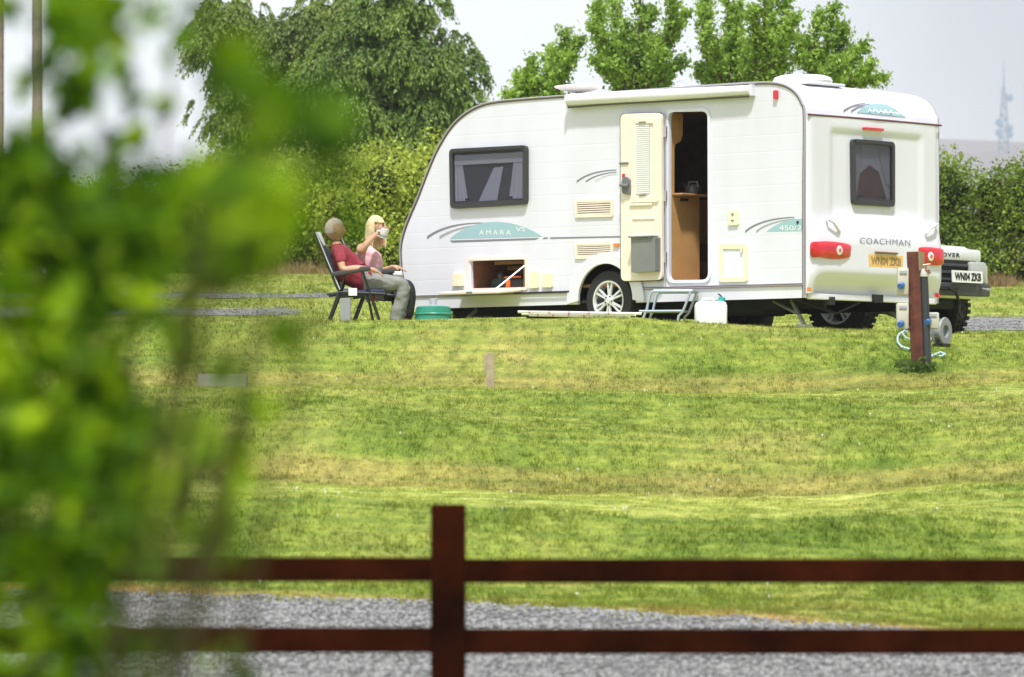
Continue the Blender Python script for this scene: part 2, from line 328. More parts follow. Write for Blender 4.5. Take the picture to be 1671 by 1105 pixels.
pitch = grid_mesh('gravel_pitch', np.arange(-12, 12, .12), np.arange(57.5, 84, .12), M_grav, .006, far_mask); tag(pitch, kind='structure')
def stones(name, n, xr, yr, size, mask, seed):
    rng = np.random.default_rng(seed); X = rng.uniform(*xr, n); Y = rng.uniform(*yr, n); Z = H(X, Y); k = mask(X, Y, Z); X, Y, Z = X[k], Y[k], Z[k]; n = len(X)
    base = np.array([[1,0,0],[-1,0,0],[0,1,0],[0,-1,0],[0,0,1],[0,0,-1]], float); fc = np.array([0,2,4, 2,1,4, 1,3,4, 3,0,4, 2,0,5, 1,2,5, 3,1,5, 0,3,5])
    s = size*rng.uniform(.5, 1.4, (n, 1, 1))*rng.uniform(.6, 1.3, (n, 6, 1)); a = rng.uniform(0, 6.28, n); c, q = np.cos(a), np.sin(a)
    v = base[None]*s*np.array([1, .75, .5]); v = np.stack([v[..., 0]*c[:, None]-v[..., 1]*q[:, None], v[..., 0]*q[:, None]+v[..., 1]*c[:, None], v[..., 2]], -1)
    v += np.stack([X, Y, Z+size*.35+.014], -1)[:, None]; f = (fc[None]+np.arange(n)[:, None]*6).ravel()
    m = bpy.data.materials.new(name); m.use_nodes = True; t = m.node_tree; b = t.nodes['Principled BSDF']; g = nd(t, 'ShaderNodeNewGeometry'); r = nd(t, 'ShaderNodeValToRGB')
    r.color_ramp.elements[0].color = (.10, .10, .098, 1); r.color_ramp.elements[1].color = (.33, .33, .32, 1); t.links.new(g.outputs['Random Per Island'], r.inputs[0]); t.links.new(r.outputs[0], b.inputs['Base Color']); b.inputs['Roughness'].default_value = .85
    return np_mesh(name, v.reshape(-1, 3), f, 3, m)
st = stones('gravel_stones', 60000, (-4.2, 4.6), (24.5, 33), .017, near_mask, 3); tag(st, 'loose grey gravel chippings on the track behind the fence', 'gravel', kind='stuff')
st2 = stones('gravel_stones', 26000, (-6.5, 8), (57.8, 80), .013, far_mask, 4); tag(st2, 'loose grey gravel on the camping pitches beside the caravan', 'gravel', kind='stuff')
# grass blades
def blades(name, n, xr, yr, h, wd, label, keep, seed, per=4, lean=.5):
    rng = np.random.default_rng(seed); Y = rng.uniform(*yr, n); X = rng.uniform(xr[0], xr[1], n)*Y/yr[1]; Z = H(X, Y); k = keep(X, Y, Z, rng); X, Y, Z = X[k], Y[k], Z[k]; n = len(X)
    X = np.repeat(X, per)+rng.normal(0, .012, n*per); Y = np.repeat(Y, per)+rng.normal(0, .012, n*per); Z = np.repeat(Z, per); N = n*per
    mw = mown(X, Y)[:, 0]; hh = h*rng.uniform(.45, 1.25, N)*(1+.5*vnoise(X, Y*.4, 3, 8)+.5*vnoise(X, Y*.4, 10, 18))*(1-.6*mw); a = rng.uniform(0, 6.28, N); lx = rng.normal(0, lean, N)*hh; ly = rng.normal(0, lean, N)*hh
    wx = np.cos(a)*wd; wy = np.sin(a)*wd
    v = np.stack([np.stack([X-wx, Y-wy, Z-.01], -1), np.stack([X+wx, Y+wy, Z-.01], -1), np.stack([X+lx, Y+ly, Z+hh], -1)], 1).reshape(-1, 3)
    o = np_mesh(name, v, np.arange(N*3), 3, M_blade); set_mown_shade(o, np.repeat(X, 3), np.repeat(Y, 3)); tag(o, label, 'grass', kind='stuff'); return o
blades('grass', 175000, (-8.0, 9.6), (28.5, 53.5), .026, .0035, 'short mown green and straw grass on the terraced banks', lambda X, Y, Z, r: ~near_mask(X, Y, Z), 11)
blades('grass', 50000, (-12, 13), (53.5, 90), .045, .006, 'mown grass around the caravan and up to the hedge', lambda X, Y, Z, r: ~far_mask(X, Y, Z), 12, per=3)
def flowers(n, seed):
    rng = np.random.default_rng(seed); Y = rng.uniform(32, 53, n); X = rng.uniform(-5.5, 6.5, n); Z = H(X, Y)
    k = (vnoise(X, Y, .8, 9) > .05) & ~near_mask(X, Y, Z); X, Y, Z = X[k], Y[k], Z[k]; mb = MB()
    for x, y, z in zip(X, Y, Z):
        s = random.uniform(.004, .009); mb.add([(x+s,y,z+.03),(x-s,y,z+.03),(x,y+s,z+.03),(x,y-s,z+.03),(x,y,z+.03+s),(x,y,z+.01)], [(0,2,4),(2,1,4),(1,3,4),(3,0,4),(2,0,5),(1,2,5),(3,1,5),(0,3,5)])
    o = mb.build('clover_flowers', mat('petal_white', (.8, .8, .74), .7)); tag(o, 'tiny white clover flowers scattered through the bank grass', 'flowers', kind='stuff')
flowers(220, 5)
# ------------------------------------------------------------------ distant hill
def hill():
    mb = MB(); D0, D1 = 3000, 3500; n = 60; rowsn = 8; vs = []
    for j in range(rowsn):
        t = j/(rowsn-1); Y = D0+(D1-D0)*t
        for i in range(n):
            X = -1500+3600*i/(n-1); px = CX+F*X/3500
            top = min(1, max(.2, (px-900)/450))*(HY-(226+10*math.sin(px*.004+1)-7*math.exp(-((px-1610)/60)**2)+2*math.sin(px*.05)))/F*3500
            vs.append((X, Y, CZ-2+(top+2)*math.sin(t*math.pi/2)**.8+3*math.sin(i*1.3+j*2)))
    fs = [(j*n+i, j*n+i+1, (j+1)*n+i+1, (j+1)*n+i) for j in range(rowsn-1) for i in range(n-1)]
    mb.add(vs, fs); o = mb.build('hill', mat('hill_moor', (.13, .115, .12), .9, var=.3, vscale=.01), smooth=True); tag(o, kind='structure')
hill()
# ------------------------------------------------------------------ caravan
TH = R(41); cc, ss = math.cos(TH), math.sin(TH); D0 = 54.0; X0 = (1315-CX)/F*D0; WD = 2.18
GZ = CZ+1.60
def plane_map(ox, oy, dx, dy, z0):
    def f(px, py):
        t = (px-CX)/F; s = (t*oy-ox)/(dx-t*dy); return s, CZ+(HY-py)/F*(oy+s*dy)-z0
    return f
_side = plane_map(X0, D0, -cc, ss, GZ); _rear = plane_map(X0, D0, ss, cc, GZ)
S2 = lambda x, y: Vector(_side(x, y)); R2 = lambda x, y: Vector(_rear(x, y))
def S2t(t): m_ = plane_map(X0-t*ss, D0-t*cc, -cc, ss, GZ); return lambda x, y: Vector(m_(x, y))
def R2t(t): m_ = plane_map(X0+t*cc, D0-t*ss, ss, cc, GZ); return lambda x, y: Vector(m_(x, y))
fS = lambda a, b, t: Vector((a, t, b)); fR = lambda a, b, t: Vector((-t, -a, b))
def S(x, y, t=0): a, b = S2t(t)(x, y); return Vector((a, t, b))
def RR(x, y, t=0): a, b = R2t(t)(x, y); return Vector((-t, -a, b))
van = empty('touring_caravan', (X0, D0, GZ), math.pi-TH)
tag(van, 'white touring caravan with its door and side locker open, parked on the top terrace', 'caravan')
def shell_mat(name, col, lines):
    m = mat(name, col, .38, coat=.12); t = m.node_tree; b = t.nodes['Principled BSDF']; L = t.links.new
    tc = nd(t, 'ShaderNodeTexCoord'); n = nd(t, 'ShaderNodeTexNoise'); n.inputs['Scale'].default_value = 2.2; n.inputs['Detail'].default_value = 6; mp = nd(t, 'ShaderNodeMapping')
    mp.inputs['Scale'].default_value = (1.2, 1, .35); L(tc.outputs['Object'], mp.inputs[0]); L(mp.outputs[0], n.inputs['Vector'])
    r = nd(t, 'ShaderNodeValToRGB'); r.color_ramp.elements[0].position = .3; r.color_ramp.elements[1].position = .62
    r.color_ramp.elements[0].color = (col[0]*.93, col[1]*.925, col[2]*.90, 1); r.color_ramp.elements[1].color = (*col, 1); L(n.outputs[0], r.inputs[0]); L(r.outputs[0], b.inputs['Base Color'])
    if lines:
        sp = nd(t, 'ShaderNodeSeparateXYZ'); L(tc.outputs['Object'], sp.inputs[0]); mu = nd(t, 'ShaderNodeMath', operation='MULTIPLY'); mu.inputs[1].default_value = 1/.165; L(sp.outputs[2], mu.inputs[0])
        fr = nd(t, 'ShaderNodeMath', operation='FRACT'); L(mu.outputs[0], fr.inputs[0]); sb = nd(t, 'ShaderNodeMath', operation='SUBTRACT'); sb.inputs[1].default_value = .5; L(fr.outputs[0], sb.inputs[0])
        ab = nd(t, 'ShaderNodeMath', operation='ABSOLUTE'); L(sb.outputs[0], ab.inputs[0]); m2 = nd(t, 'ShaderNodeMapRange'); m2.inputs['From Min'].default_value = 0; m2.inputs['From Max'].default_value = .05; m2.inputs['To Min'].default_value = 0; m2.inputs['To Max'].default_value = 1
        L(ab.outputs[0], m2.inputs[0]); n3 = nd(t, 'ShaderNodeTexNoise'); n3.inputs['Scale'].default_value = 3; L(tc.outputs['Object'], n3.inputs['Vector'])
        a2 = nd(t, 'ShaderNodeMath', operation='MULTIPLY_ADD'); a2.inputs[1].default_value = .6; L(n3.outputs[0], a2.inputs[0]); L(m2.outputs[0], a2.inputs[2])
        bp = nd(t, 'ShaderNodeBump'); bp.inputs['Strength'].default_value = .15; bp.inputs['Distance'].default_value = .005; L(a2.outputs[0], bp.inputs['Height']); L(bp.outputs[0], b.inputs['Normal'])
    return m
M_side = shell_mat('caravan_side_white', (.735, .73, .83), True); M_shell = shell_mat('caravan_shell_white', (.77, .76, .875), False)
M_cream = mat('cream_plastic', (.84, .73, .63), .42, var=.05, vscale=3); M_yel = mat('aged_cream_plastic', (.82, .76, .56), .45, var=.05)
M_dk = mat('dark_frame_plastic', (.035, .033, .036), .35, bump=.05); M_rub = mat('black_rubber', (.015, .014, .016), .7)
M_trim = mat('trim_grey', (.42, .41, .43), .35, metal=.5); M_burg = mat('trim_burgundy', (.13, .045, .06), .45)
M_alu = mat('brushed_aluminium', (.58, .59, .62), .32, metal=.85, var=.08, vscale=20); M_blk = mat('chassis_black', (.012, .012, .013), .75, var=.3)
M_red = mat('lamp_red', (.62, .01, .02), .12, coat=.6, var=.25, vscale=12); M_clr = mat('lamp_clear', (.75, .72, .70), .1, coat=.5)
M_teal = mat('decal_teal', (.32, .50, .55), .4); M_dgrey = mat('decal_grey', (.20, .21, .23), .4); M_white = mat('white_print', (.85, .86, .87), .4)
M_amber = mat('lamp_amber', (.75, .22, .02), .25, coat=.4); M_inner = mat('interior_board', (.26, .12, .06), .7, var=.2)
M_wood = mat('honey_veneer', (.50, .27, .10), .45, col2=(.58, .33, .13), vscale=4); M_grey = mat('grey_plastic', (.19, .20, .19), .45, var=.06)
def glass_mat(name, col, alpha):
    m = bpy.data.materials.new(name); m.use_nodes = True; t = m.node_tree; b = t.nodes['Principled BSDF']; b.inputs['Base Color'].default_value = (*col, 1); b.inputs['Roughness'].default_value = .08
    b.inputs['Coat Weight'].default_value = .6; b.inputs['Coat Roughness'].default_value = .06
    tr = nd(t, 'ShaderNodeBsdfTransparent'); ms = nd(t, 'ShaderNodeMixShader'); ms.inputs[0].default_value = alpha; tr.inputs[0].default_value = (.86, .86, .9, 1)
    tc = nd(t, 'ShaderNodeTexCoord'); n = nd(t, 'ShaderNodeTexNoise'); n.inputs['Scale'].default_value = 2.4; t.links.new(tc.outputs['Object'], n.inputs['Vector'])
    bp = nd(t, 'ShaderNodeBump'); bp.inputs['Strength'].default_value = .5; bp.inputs['Distance'].default_value = .04; t.links.new(n.outputs[0], bp.inputs['Height']); t.links.new(bp.outputs[0], b.inputs['Normal'])
    t.links.new(tr.outputs[0], ms.inputs[1]); t.links.new(b.outputs[0], ms.inputs[2]); t.links.new(ms.outputs[0], t.nodes['Material Output'].inputs[0]); return m
M_pane = glass_mat('tinted_pane', (.035, .034, .042), .2); M_rpane = glass_mat('rear_tinted_pane', (.03, .028, .036), .32)
OUT = [(1313,300),(1314,188),(1310,168),(1301,152),(1287,141),(1268,135),(1240,134),(1170,138),(1100,143),(930,155),(850,161),(803,166),(775,175),(752,190),(734,209),(720,231),(708,254),(693,291),(680,325),(667,355),(658,380),(653.5,402),(653.5,424),(657,455),(667,483),(669,501)]
prof = [S2(*p) for p in OUT]; prof = [Vector((v[0], v[1])) for v in catmull([(v.x, v.y, 0) for v in prof], 4)]
zb = S2(1313, 486).y; prof = [Vector((prof[0].x, zb))]+prof
WC = S2(990, 494); RW = .315; WC = Vector((WC.x, RW))
uA = WC.x
arch = [Vector((WC.x+.385*math.cos(a), max(zb, WC.y+.40*math.sin(a)))) for a in [math.pi*k/18 for k in range(0, 19)] if WC.y+.40*math.sin(a) >= zb-.01]
arch = [p for p in arch]; arch[0].y = zb; arch[-1].y = zb
zf = prof[-1].y
outline = prof[:-1]+[Vector((prof[-1].x, zb))]+arch      # front bottom corner, then the wheel arch from front to rear
door_hole = rrect([S2(1092,182), S2(1156,180), S2(1157,457), S2(1092,458)], .07)
lock_hole = rrect([S2(768,426), S2(857,423), S2(858,469), S2(769,472)], .02)
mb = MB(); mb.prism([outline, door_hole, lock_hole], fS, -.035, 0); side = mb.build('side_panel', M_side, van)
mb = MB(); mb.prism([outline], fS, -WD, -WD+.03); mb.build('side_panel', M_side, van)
# roof and front skin follow the outline; front bows outward a little in plan
def skin():
    mb = MB(); pts = prof[1:]; k0 = 3; nW = 10; vs = []; idx = [i for i in range(len(pts)) if i >= k0*4-3 or True]
    n = len(pts)
    for i, p in enumerate(pts):
        q0, q1 = pts[max(i-1, 0)], pts[min(i+1, n-1)]; d = (q1-q0).normalized(); nn = Vector((d.y, -d.x)) if True else d
        if nn.dot(p-Vector((2.5, 1.2))) < 0: nn = -nn
        fr = max(0, min(1, (p.x-3.9)/.9)); lo = max(0, min(1, (1.5-p.y)/.8))
        for j in range(nW+1):
            w_ = j/nW; bow = math.sin(w_*math.pi)**.6; e = .03*bow*(0.4+fr)+.07*bow*fr*lo
            vs.append((p.x+nn.x*e, -w_*WD, p.y+nn.y*e))
    st = 1
    fs = [(i*(nW+1)+j, i*(nW+1)+j+1, (i+1)*(nW+1)+j+1, (i+1)*(nW+1)+j) for i in range(st, n-1) for j in range(nW)]
    mb.add(vs, fs); return mb.build('roof_and_front', M_shell, van, smooth=True)
skin()
def edge_trim(off, r, m, nm, y0=.006):
    mb = MB(); pts = []
    for i, p in enumerate(prof[1:]):
        q0, q1 = prof[1:][max(i-1, 0)], prof[1:][min(i+1, len(prof)-2)]; d = (q1-q0).normalized(); nn = Vector((d.y, -d.x))
        if nn.dot(p-Vector((2.5, 1.2))) < 0: nn = -nn
        q = p-nn*off; pts.append((q.x, y0, q.y))
    pts = [(prof[0].x+off, y0, zb)]+pts; mb.tube(pts, r, 6); return mb.build(nm, m, van, smooth=True)
edge_trim(.004, .011, M_trim, 'edge_trim'); edge_trim(.021, .004, M_burg, 'edge_trim_line', .006)
edge_trim(.004, .011, M_trim, 'edge_trim', -WD-.004)
# rear panel: moulded grid with a shallow recess round the window and a rounded bumper below
def rear_panel():
    mb = MB(); nw, nz = 60, 60; zt = S2(1314, 187).y; z_lo = zb+.045; vs = []
    def sm(x, a, b): t = max(0, min(1, (x-a)/(b-a))); return t*t*(3-2*t)
    for j in range(nz+1):
        z = z_lo+(zt-z_lo)*j/nz
        for i in range(nw+1):
            w_ = WD*i/nw; e = 0
            rec = sm(w_, .33, .40)*(1-sm(w_, 1.80, 1.87))*(1-sm(z, zt-.17, zt-.10))*sm(z, 1.02, 1.22); e -= .022*rec
            bul = sm(z, zb, .55)*(1-sm(z, .8, 1.15)); e += .05*bul
            e += .02*math.sin(i/nw*math.pi)
            e -= .10*(1-sm(z, z_lo, z_lo+.24))*sm(w_, .03, .25)*(1-sm(w_, WD-.25, WD-.03))
            e -= .03*(1-sm(w_, 0, .05))+.05*(1-sm(WD-w_, 0, .1))
            vs.append((-(e+.03), -w_, z))
    fs = [(j*(nw+1)+i, j*(nw+1)+i+1, (j+1)*(nw+1)+i+1, (j+1)*(nw+1)+i) for j in range(nz) for i in range(nw)]
    mb.add(vs, fs)
    k = len(vs)                                   # returns at the top and both ends
    for (a, b_) in [((0, z_lo), (0, zt)), ((WD, z_lo), (WD, zt))]:
        i = 0 if a[0] == 0 else nw
        col = [vs[j*(nw+1)+i] for j in range(nz+1)]; base = len(mb.v)
        mb.add(col+[(0.0, c[1], c[2]) for c in col], [(j, j+1, nz+1+j+1, nz+1+j) for j in range(nz)])
    top = [vs[nz*(nw+1)+i] for i in range(nw+1)]; mb.add(top+[(0, c[1], c[2]) for c in top], [(i, i+1, nw+1+i+1, nw+1+i) for i in range(nw)])
    bot = [vs[i] for i in range(nw+1)]; mb.add(bot+[(0.06, c[1], c[2]) for c in bot], [(i, i+1, nw+1+i+1, nw+1+i) for i in range(nw)])
    return mb.build('rear_panel', M_shell, van, smooth=True)
rear_panel()
mb = MB(); mb.box((.01, -WD/2, zb+.018), (.05, WD-.1, .06), bev=.01); mb.build('rear_skirt', M_shell, van)
zt = S2(1314, 187).y
mb = MB(); mb.tube([(-.028, .0, zt), (-.05, -WD*.5, zt+.002), (-.028, -WD, zt)], .011, 6); mb.build('roof_seam', M_burg, van)
# frames and windows
def ring_part(name, f2, f3, q, inset, r, t0, t1, m, parent=van, ir=None):
    o_ = rrect([f2(*p) for p in q], r); c = sum(o_, Vector((0, 0)))/len(o_)
    i_ = rrect([f2(*p)+Vector((math.copysign(inset, (c-f2(*p)).x), math.copysign(inset, (c-f2(*p)).y))) for p in q], max(.01, (r-inset*.5) if ir is None else ir))
    mb = MB(); mb.prism([o_, i_], f3, t0, t1); return mb.build(name, m, parent, bevel=.003), i_
def plate_part(name, ring, f3, t0, t1, m, parent=van, bevel=.0):
    mb = MB(); mb.prism([ring], f3, t0, t1); return mb.build(name, m, parent, bevel=bevel)
M_cur = mat('grey_curtain', (.62, .62, .68), .8, bump=.3, bscale=25); M_back = mat('dark_backing', (.09, .087, .10), .7)
M_blind = mat('pale_blind', (.60, .62, .72), .6)
def window(f2, f3, q, rear=False, b=0):
    wf, inn = ring_part('window', f2, f3, q, .045, .055, b, b+.045, M_dk)
    x0 = min(p.x for p in inn); x1 = max(p.x for p in inn); z0 = min(p.y for p in inn); z1 = max(p.y for p in inn)
    plate_part('backing', inn, f3, b+.002, b+.006, M_back, wf)
    mb = MB()                                     # curtains in soft folds
    def drape(xa, xb, xc, xd, za, zc):
        n = 10; vs = []
        for j in range(2):
            for i in range(n+1):
                t = i/n; x = (xa+(xb-xa)*t) if j == 0 else (xc+(xd-xc)*t); vs.append(f3(x, za if j == 0 else zc, b+.014+.005*math.sin(t*22)))
        mb.add(vs, [(i, i+1, n+2+i, n+1+i) for i in range(n)])
    wx = x1-x0
    if not rear:
        drape(x0+.01, x0+wx*.14, x0+.01, x0+wx*.22, z1-.02, z0+.03); drape(x1-wx*.10, x1-.01, x1-wx*.20, x1-.01, z1-.02, z0+.03)
        mb.box(f3((x0+x1)/2, z1-.075, b+.016), (wx-.02, .006, .10) if not rear else (.006, wx-.02, .10)); mb.build('curtain', M_cur, wf, smooth=True)
        m2 = MB(); A, B, C_, D_ = S2(808,274), S2(823,272), S2(813,328), S2(783,329)
        m2.prism([[A, B, C_, D_]], f3, b+.012, b+.02); m2.build('folded_blind', M_blind, wf)
    else:
        drape(x1-wx*.36, x1-.01, x1-.07, x1-.01, z1-.02, z0+.18); drape(x0+.01, x0+wx*.25, x0+.01, x0+.04, z1-.02, z0+.12); mb.build('curtain', M_cur, wf, smooth=True)
        m2 = MB(); m2.prism([[Vector((x0+.06, z0+.03)), Vector((x1-.05, z0+.03)), Vector((x1-wx*.3, z0+.30)), Vector((x0+wx*.45, z0+.36)), Vector((x0+wx*.2, z0+.27))]], f3, b+.008, b+.011); m2.build('seat_back', M_inner, wf)
    i2 = [p*.99+Vector(((x0+x1)/2, (z0+z1)/2))*.01 for p in inn]
    plate_part('pane', i2, f3, b+.030, b+.034, M_rpane if rear else M_pane, wf)
    mb = MB(); hb = f3((x0+x1)/2, z0+.012, b+.04); mb.box(hb, (wx*.9, .012, .016) if not rear else (.012, wx*.9, .016)); mb.build('sill_rail', M_dk, wf); mb = MB(); mb.box(f3((x0+x1)/2, z1+.022, b+.05), (wx*1.02, .014, .018) if not rear else (.014, wx*1.02, .018)); mb.build('hinge_rail', M_dk, wf)
    for k in (.2, .8): mb = MB(); mb.box(f3(x0+wx*k, z0+.045, b+.022), (.06, .008, .02) if not rear else (.008, .06, .02)); mb.build('stay_catch', M_rub, wf)
window(S2, fS, [(737,243.5),(863,237),(863,334),(739,341)])
window(R2t(.05), fR, [(1389.5,226.5),(1459,232),(1459,338),(1391,334)], rear=True, b=.02)
# decals
def swoosh(f2, f3, p0, pc, p1, w0, w1, m, t=.0016, b=0, par=van):
    n = 14; L_, R_ = [], []
    for k in range(n+1):
        a = k/n; p = Vector(p0)*(1-a)**2+Vector(pc)*2*a*(1-a)+Vector(p1)*a*a; wdt = w0+(w1-w0)*a
        L_.append(f2(p.x, p.y-wdt/2)); R_.append(f2(p.x, p.y+wdt/2))
    mb = MB(); mb.prism([L_+R_[::-1]], f3, b+.0004, b+t); return mb.build('stripe_decal', m, par)
def dome(f2, f3, p0, pc1, pc2, p1, m, b=0):
    n = 18; pts = []
    for k in range(n+1):
        a = k/n; p = Vector(p0)*(1-a)**3+Vector(pc1)*3*a*(1-a)**2+Vector(pc2)*3*a*a*(1-a)+Vector(p1)*a**3; pts.append(f2(p.x, p.y))
    mb = MB(); mb.prism([pts], f3, b+.0004, b+.0018); return mb.build('badge_decal', m, van)
swoosh(S2, fS, (697,388), (730,363), (793,364), 5, 1.2, M_dgrey); swoosh(S2, fS, (717,388), (748,368), (800,366), 5, 1, mat('decal_midgrey', (.34,.35,.37), .4))
dome(S2, fS, (734,390), (770,355), (835,352), (885,386), M_teal)
mb = MB(); mb.prism([[S2(734,392.5), S2(880,388.3), S2(874,391.5), S2(738,396)]], fS, .0004, .0018); mb.build('stripe_decal', M_dgrey, van)
mb = MB(); mb.prism([[S2(888,387.6), S2(895,387.4), S2(893,390), S2(885,390.3)]], fS, .0004, .0018); mb.prism([[S2(899,387.3), S2(1012,385.2), S2(1012,387.6), S2(897,390)]], fS, .0004, .0018); mb.build('stripe_decal', M_dgrey, van)
def side_text(nm, txt, x0, x1, yc, hpx, m, **k):
    a, b = S2(x0, yc), S2(x1, yc); f = lambda u, z, t: Vector(((a.x+b.x)/2-(u), t, (a.y+b.y)/2+z+((b.y-a.y)/(b.x-a.x))*(-(u))))
    return text_mesh(nm, txt, .1, m, f, 0, 0, abs(a.x-b.x), van, .0035, 0, height=hpx/160, **k)
side_text('lettering', 'AMARA', 782, 834, 379.5, 8, M_white, extra_space=1.5); side_text('lettering', 'VS', 842, 857, 374, 7, M_white)
swoosh(S2, fS, (941,297), (962,279), (1006,277.5), 3.6, 1.6, M_dgrey); swoosh(S2, fS, (956,296.5), (975,283), (1006,281), 3, 1.2, M_dgrey); swoosh(S2, fS, (971,296), (986,286), (1006,284), 2.2, 1, mat('decal_lightgrey', (.5,.51,.53), .4))
swoosh(S2, fS, (1216,378.5), (1240,357), (1296,354.6), 4, 1.6, M_dgrey); swoosh(S2, fS, (1234,378.5), (1252,362), (1298,357), 4, 1.2, MATS['decal_midgrey'])
dome(S2, fS, (1251,378), (1270,362), (1290,356), (1311,357), M_teal); mb = MB(); mb.prism([[S2(1251,378), S2(1311,357), S2(1311,377)]], fS, .0004, .0017); mb.build('badge_decal', M_teal, van)
side_text('lettering', '450/2', 1272, 1308, 372, 8, M_white)
# rear roof decal and lettering
def rp(p, c): return p
swoosh(R2, lambda a, b, t: Vector((-(.0)+.0-.032-t, -a, b)), (0,0), (0,0), (0,0), 0, 0, M_dgrey) if False else None
def roof_pt(x, y):                               # the rear roof curve: follow the outline at the height wanted
    a, z = _rear(x, y)
    best = None
    for p, q in zip(prof[1:14*2], prof[2:14*2+1]):
        if (p.y-z)*(q.y-z) <= 0 and abs(q.y-p.y) > 1e-5:
            t = (z-p.y)/(q.y-p.y); best = p.x+(q.x-p.x)*t; break
    return a, z, (best if best is not None else 0)
def roof_poly(pts, nm, m, off=.004):
    n = len(pts); vs = []
    for (x, y) in pts:
        px = x
        for _ in range(3):
            a, z, u = roof_pt(px, y); wy = -a; X = X0-u*cc+a*ss; Y = D0+u*ss+a*cc; e = x-(CX+F*X/Y); px += e
        Yd = D0+u*ss+a*cc; z = CZ+(HY-y)/F*Yd-GZ; bow = .03*.4*math.sin(max(0, min(1, a/WD))*math.pi)**.6
        vs.append(Vector((u-off-bow, -a, z+off+bow)))
    tri = geometry.tessellate_polygon([[Vector((p[0], p[1], 0)) for p in pts]]); mb = MB(); mb.add(vs, [tuple(t) for t in tri]); return mb.build(nm, m, van)
def qb(p0, pc, p1, w0, w1, n=10):
    A, B = [], []
    for k in range(n+1):
        a = k/n; p = Vector(p0)*(1-a)**2+Vector(pc)*2*a*(1-a)+Vector(p1)*a*a; wd_ = w0+(w1-w0)*a; A.append((p.x, p.y-wd_/2)); B.append((p.x, p.y+wd_/2))
    return A+B[::-1]
roof_poly(qb((1375,183.5),(1388,173),(1410,171.5),3.4,1.6), 'stripe_decal', M_dgrey); roof_poly(qb((1387,184.5),(1398,175),(1418,172.5),3.4,1.4), 'stripe_decal', M_dgrey)
roof_poly([(1396,186),(1405,178),(1416,173.5),(1430,171.5),(1445,173.5),(1460,181),(1476,193.5),(1436,190)], 'badge_decal', M_teal)
def roof_text(txt, x0, x1, y0, y1, hp, nm, m):
    cu = bpy.data.curves.new('t', 'FONT'); cu.body = txt; cu.size = 1; cu.space_character = 1.35; cu.resolution_u = 2; o = bpy.data.objects.new('t', cu); COL.objects.link(o); dg = bpy.context.evaluated_depsgraph_get(); dg.update()
    me = bpy.data.meshes.new_from_object(o.evaluated_get(dg)); bpy.data.objects.remove(o); xs = [v.co.x for v in me.vertices]; ys = [v.co.y for v in me.vertices]; vs = []
    for v in me.vertices:
        t = (v.co.x-min(xs))/(max(xs)-min(xs)); x = x0+(x1-x0)*t; y = y0+(y1-y0)*t-hp*(v.co.y-min(ys))/(max(ys)-min(ys)); a, z, u = roof_pt(x, y)
        px = x
        for _ in range(3): a, z, u = roof_pt(px, y); X = X0-u*cc+a*ss; Y = D0+u*ss+a*cc; px += x-(CX+F*X/Y)
        z = CZ+(HY-y)/F*(D0+u*ss+a*cc)-GZ; vs.append(Vector((u-.024, -a, z+.016)))
    mb = MB(); mb.add(vs, [tuple(p.vertices) for p in me.polygons]); mb.build(nm, m, van)
roof_text('AMARA', 1413, 1454, 186, 189, 7, 'lettering', M_white)
def rear_text(nm, txt, x0, x1, yc0, yc1, hpx, m, off, par=van, **k):
    RQ = R2t(off); a, b = RQ(x0, yc0), RQ(x1, yc1); f = lambda u, z, t: Vector((-t, -((a.x+b.x)/2+u), (a.y+b.y)/2+z+((b.y-a.y)/(b.x-a.x))*u))
    return text_mesh(nm, txt, .1, m, f, 0, 0, abs(a.x-b.x), par, .004, off, height=hpx/165, **k)
rear_text('lettering', 'COACHMAN', 1403, 1485, 392.5, 396.5, 9.5, M_dgrey, .098, extra_space=1.08)
fRb = lambda b0: (lambda a, b, t: Vector((-t-b0, -a, b)))
np_ = plate_part('number_plate', [R2t(.1)(*p) for p in ((1417,414.5),(1474,417.5),(1473,438),(1418,435.5))], fR, .085, .1, mat('plate_yellow', (.80, .50, .16), .4), bevel=.002)
rear_text('plate_lettering', 'WN04 ZKB', 1421, 1470, 425.2, 427.8, 13.5, mat('plate_dull', (.36, .22, .09), .5), .098, np_, bold=.004)
mb = MB(); mb.box(RR(1445,413,.10), (.05, .36, .02), bev=.005); mb.build('plate_lamp', mat('brown_cover', (.2,.1,.04), .5), van)
def lamp(q, circ, end=False):
    mb = MB(); RL = R2t(.105); ring = [Vector(v[:2]) for v in catmull([(*RL(*p), 0) for p in q], 4, True)]; c = sum(ring, Vector((0,0)))/len(ring)
    n = len(ring); vs = []
    for s_, t in ((1, .072), (1, .095), (.93, .105), (.7, .118), (.35, .124)):
        for p in ring: pp = c+(p-c)*s_; vs.append(fR(pp.x, pp.y, t))
    fs = [(k*n+i, k*n+(i+1)%n, (k+1)*n+(i+1)%n, (k+1)*n+i) for k in range(4) for i in range(n)]+[tuple(4*n+i for i in range(n))]
    mb.add(vs, fs); l = mb.build('tail_lamp', M_red, van, smooth=True)
    a, b = R2t(.124)(*circ[:2]); m2 = MB(); m2.lathe([(.0, .006), (.03, .006), (.046, .004), (.048, -.01)], fR(a, b, .124), (-1,0,0), 16); m2.build('reverse_lens', M_clr, l, smooth=True)
    m3 = MB(); m3.lathe([(.0, .010), (.018, .010), (.02, .0)], fR(a, b, .124), (-1,0,0), 12); m3.build('bulb_lens', mat('lamp_pink', (.6,.12,.1), .2), l, smooth=True)
lamp([(1327,397),(1338,394),(1360,394),(1388,399),(1390,410),(1386,421),(1362,423),(1340,420),(1328,418)], (1370,408.5))
lamp([(1501,405),(1514,403),(1534,405),(1541,408),(1542,420),(1539,432),(1520,433),(1504,429),(1502,417)], (1519,418.5))
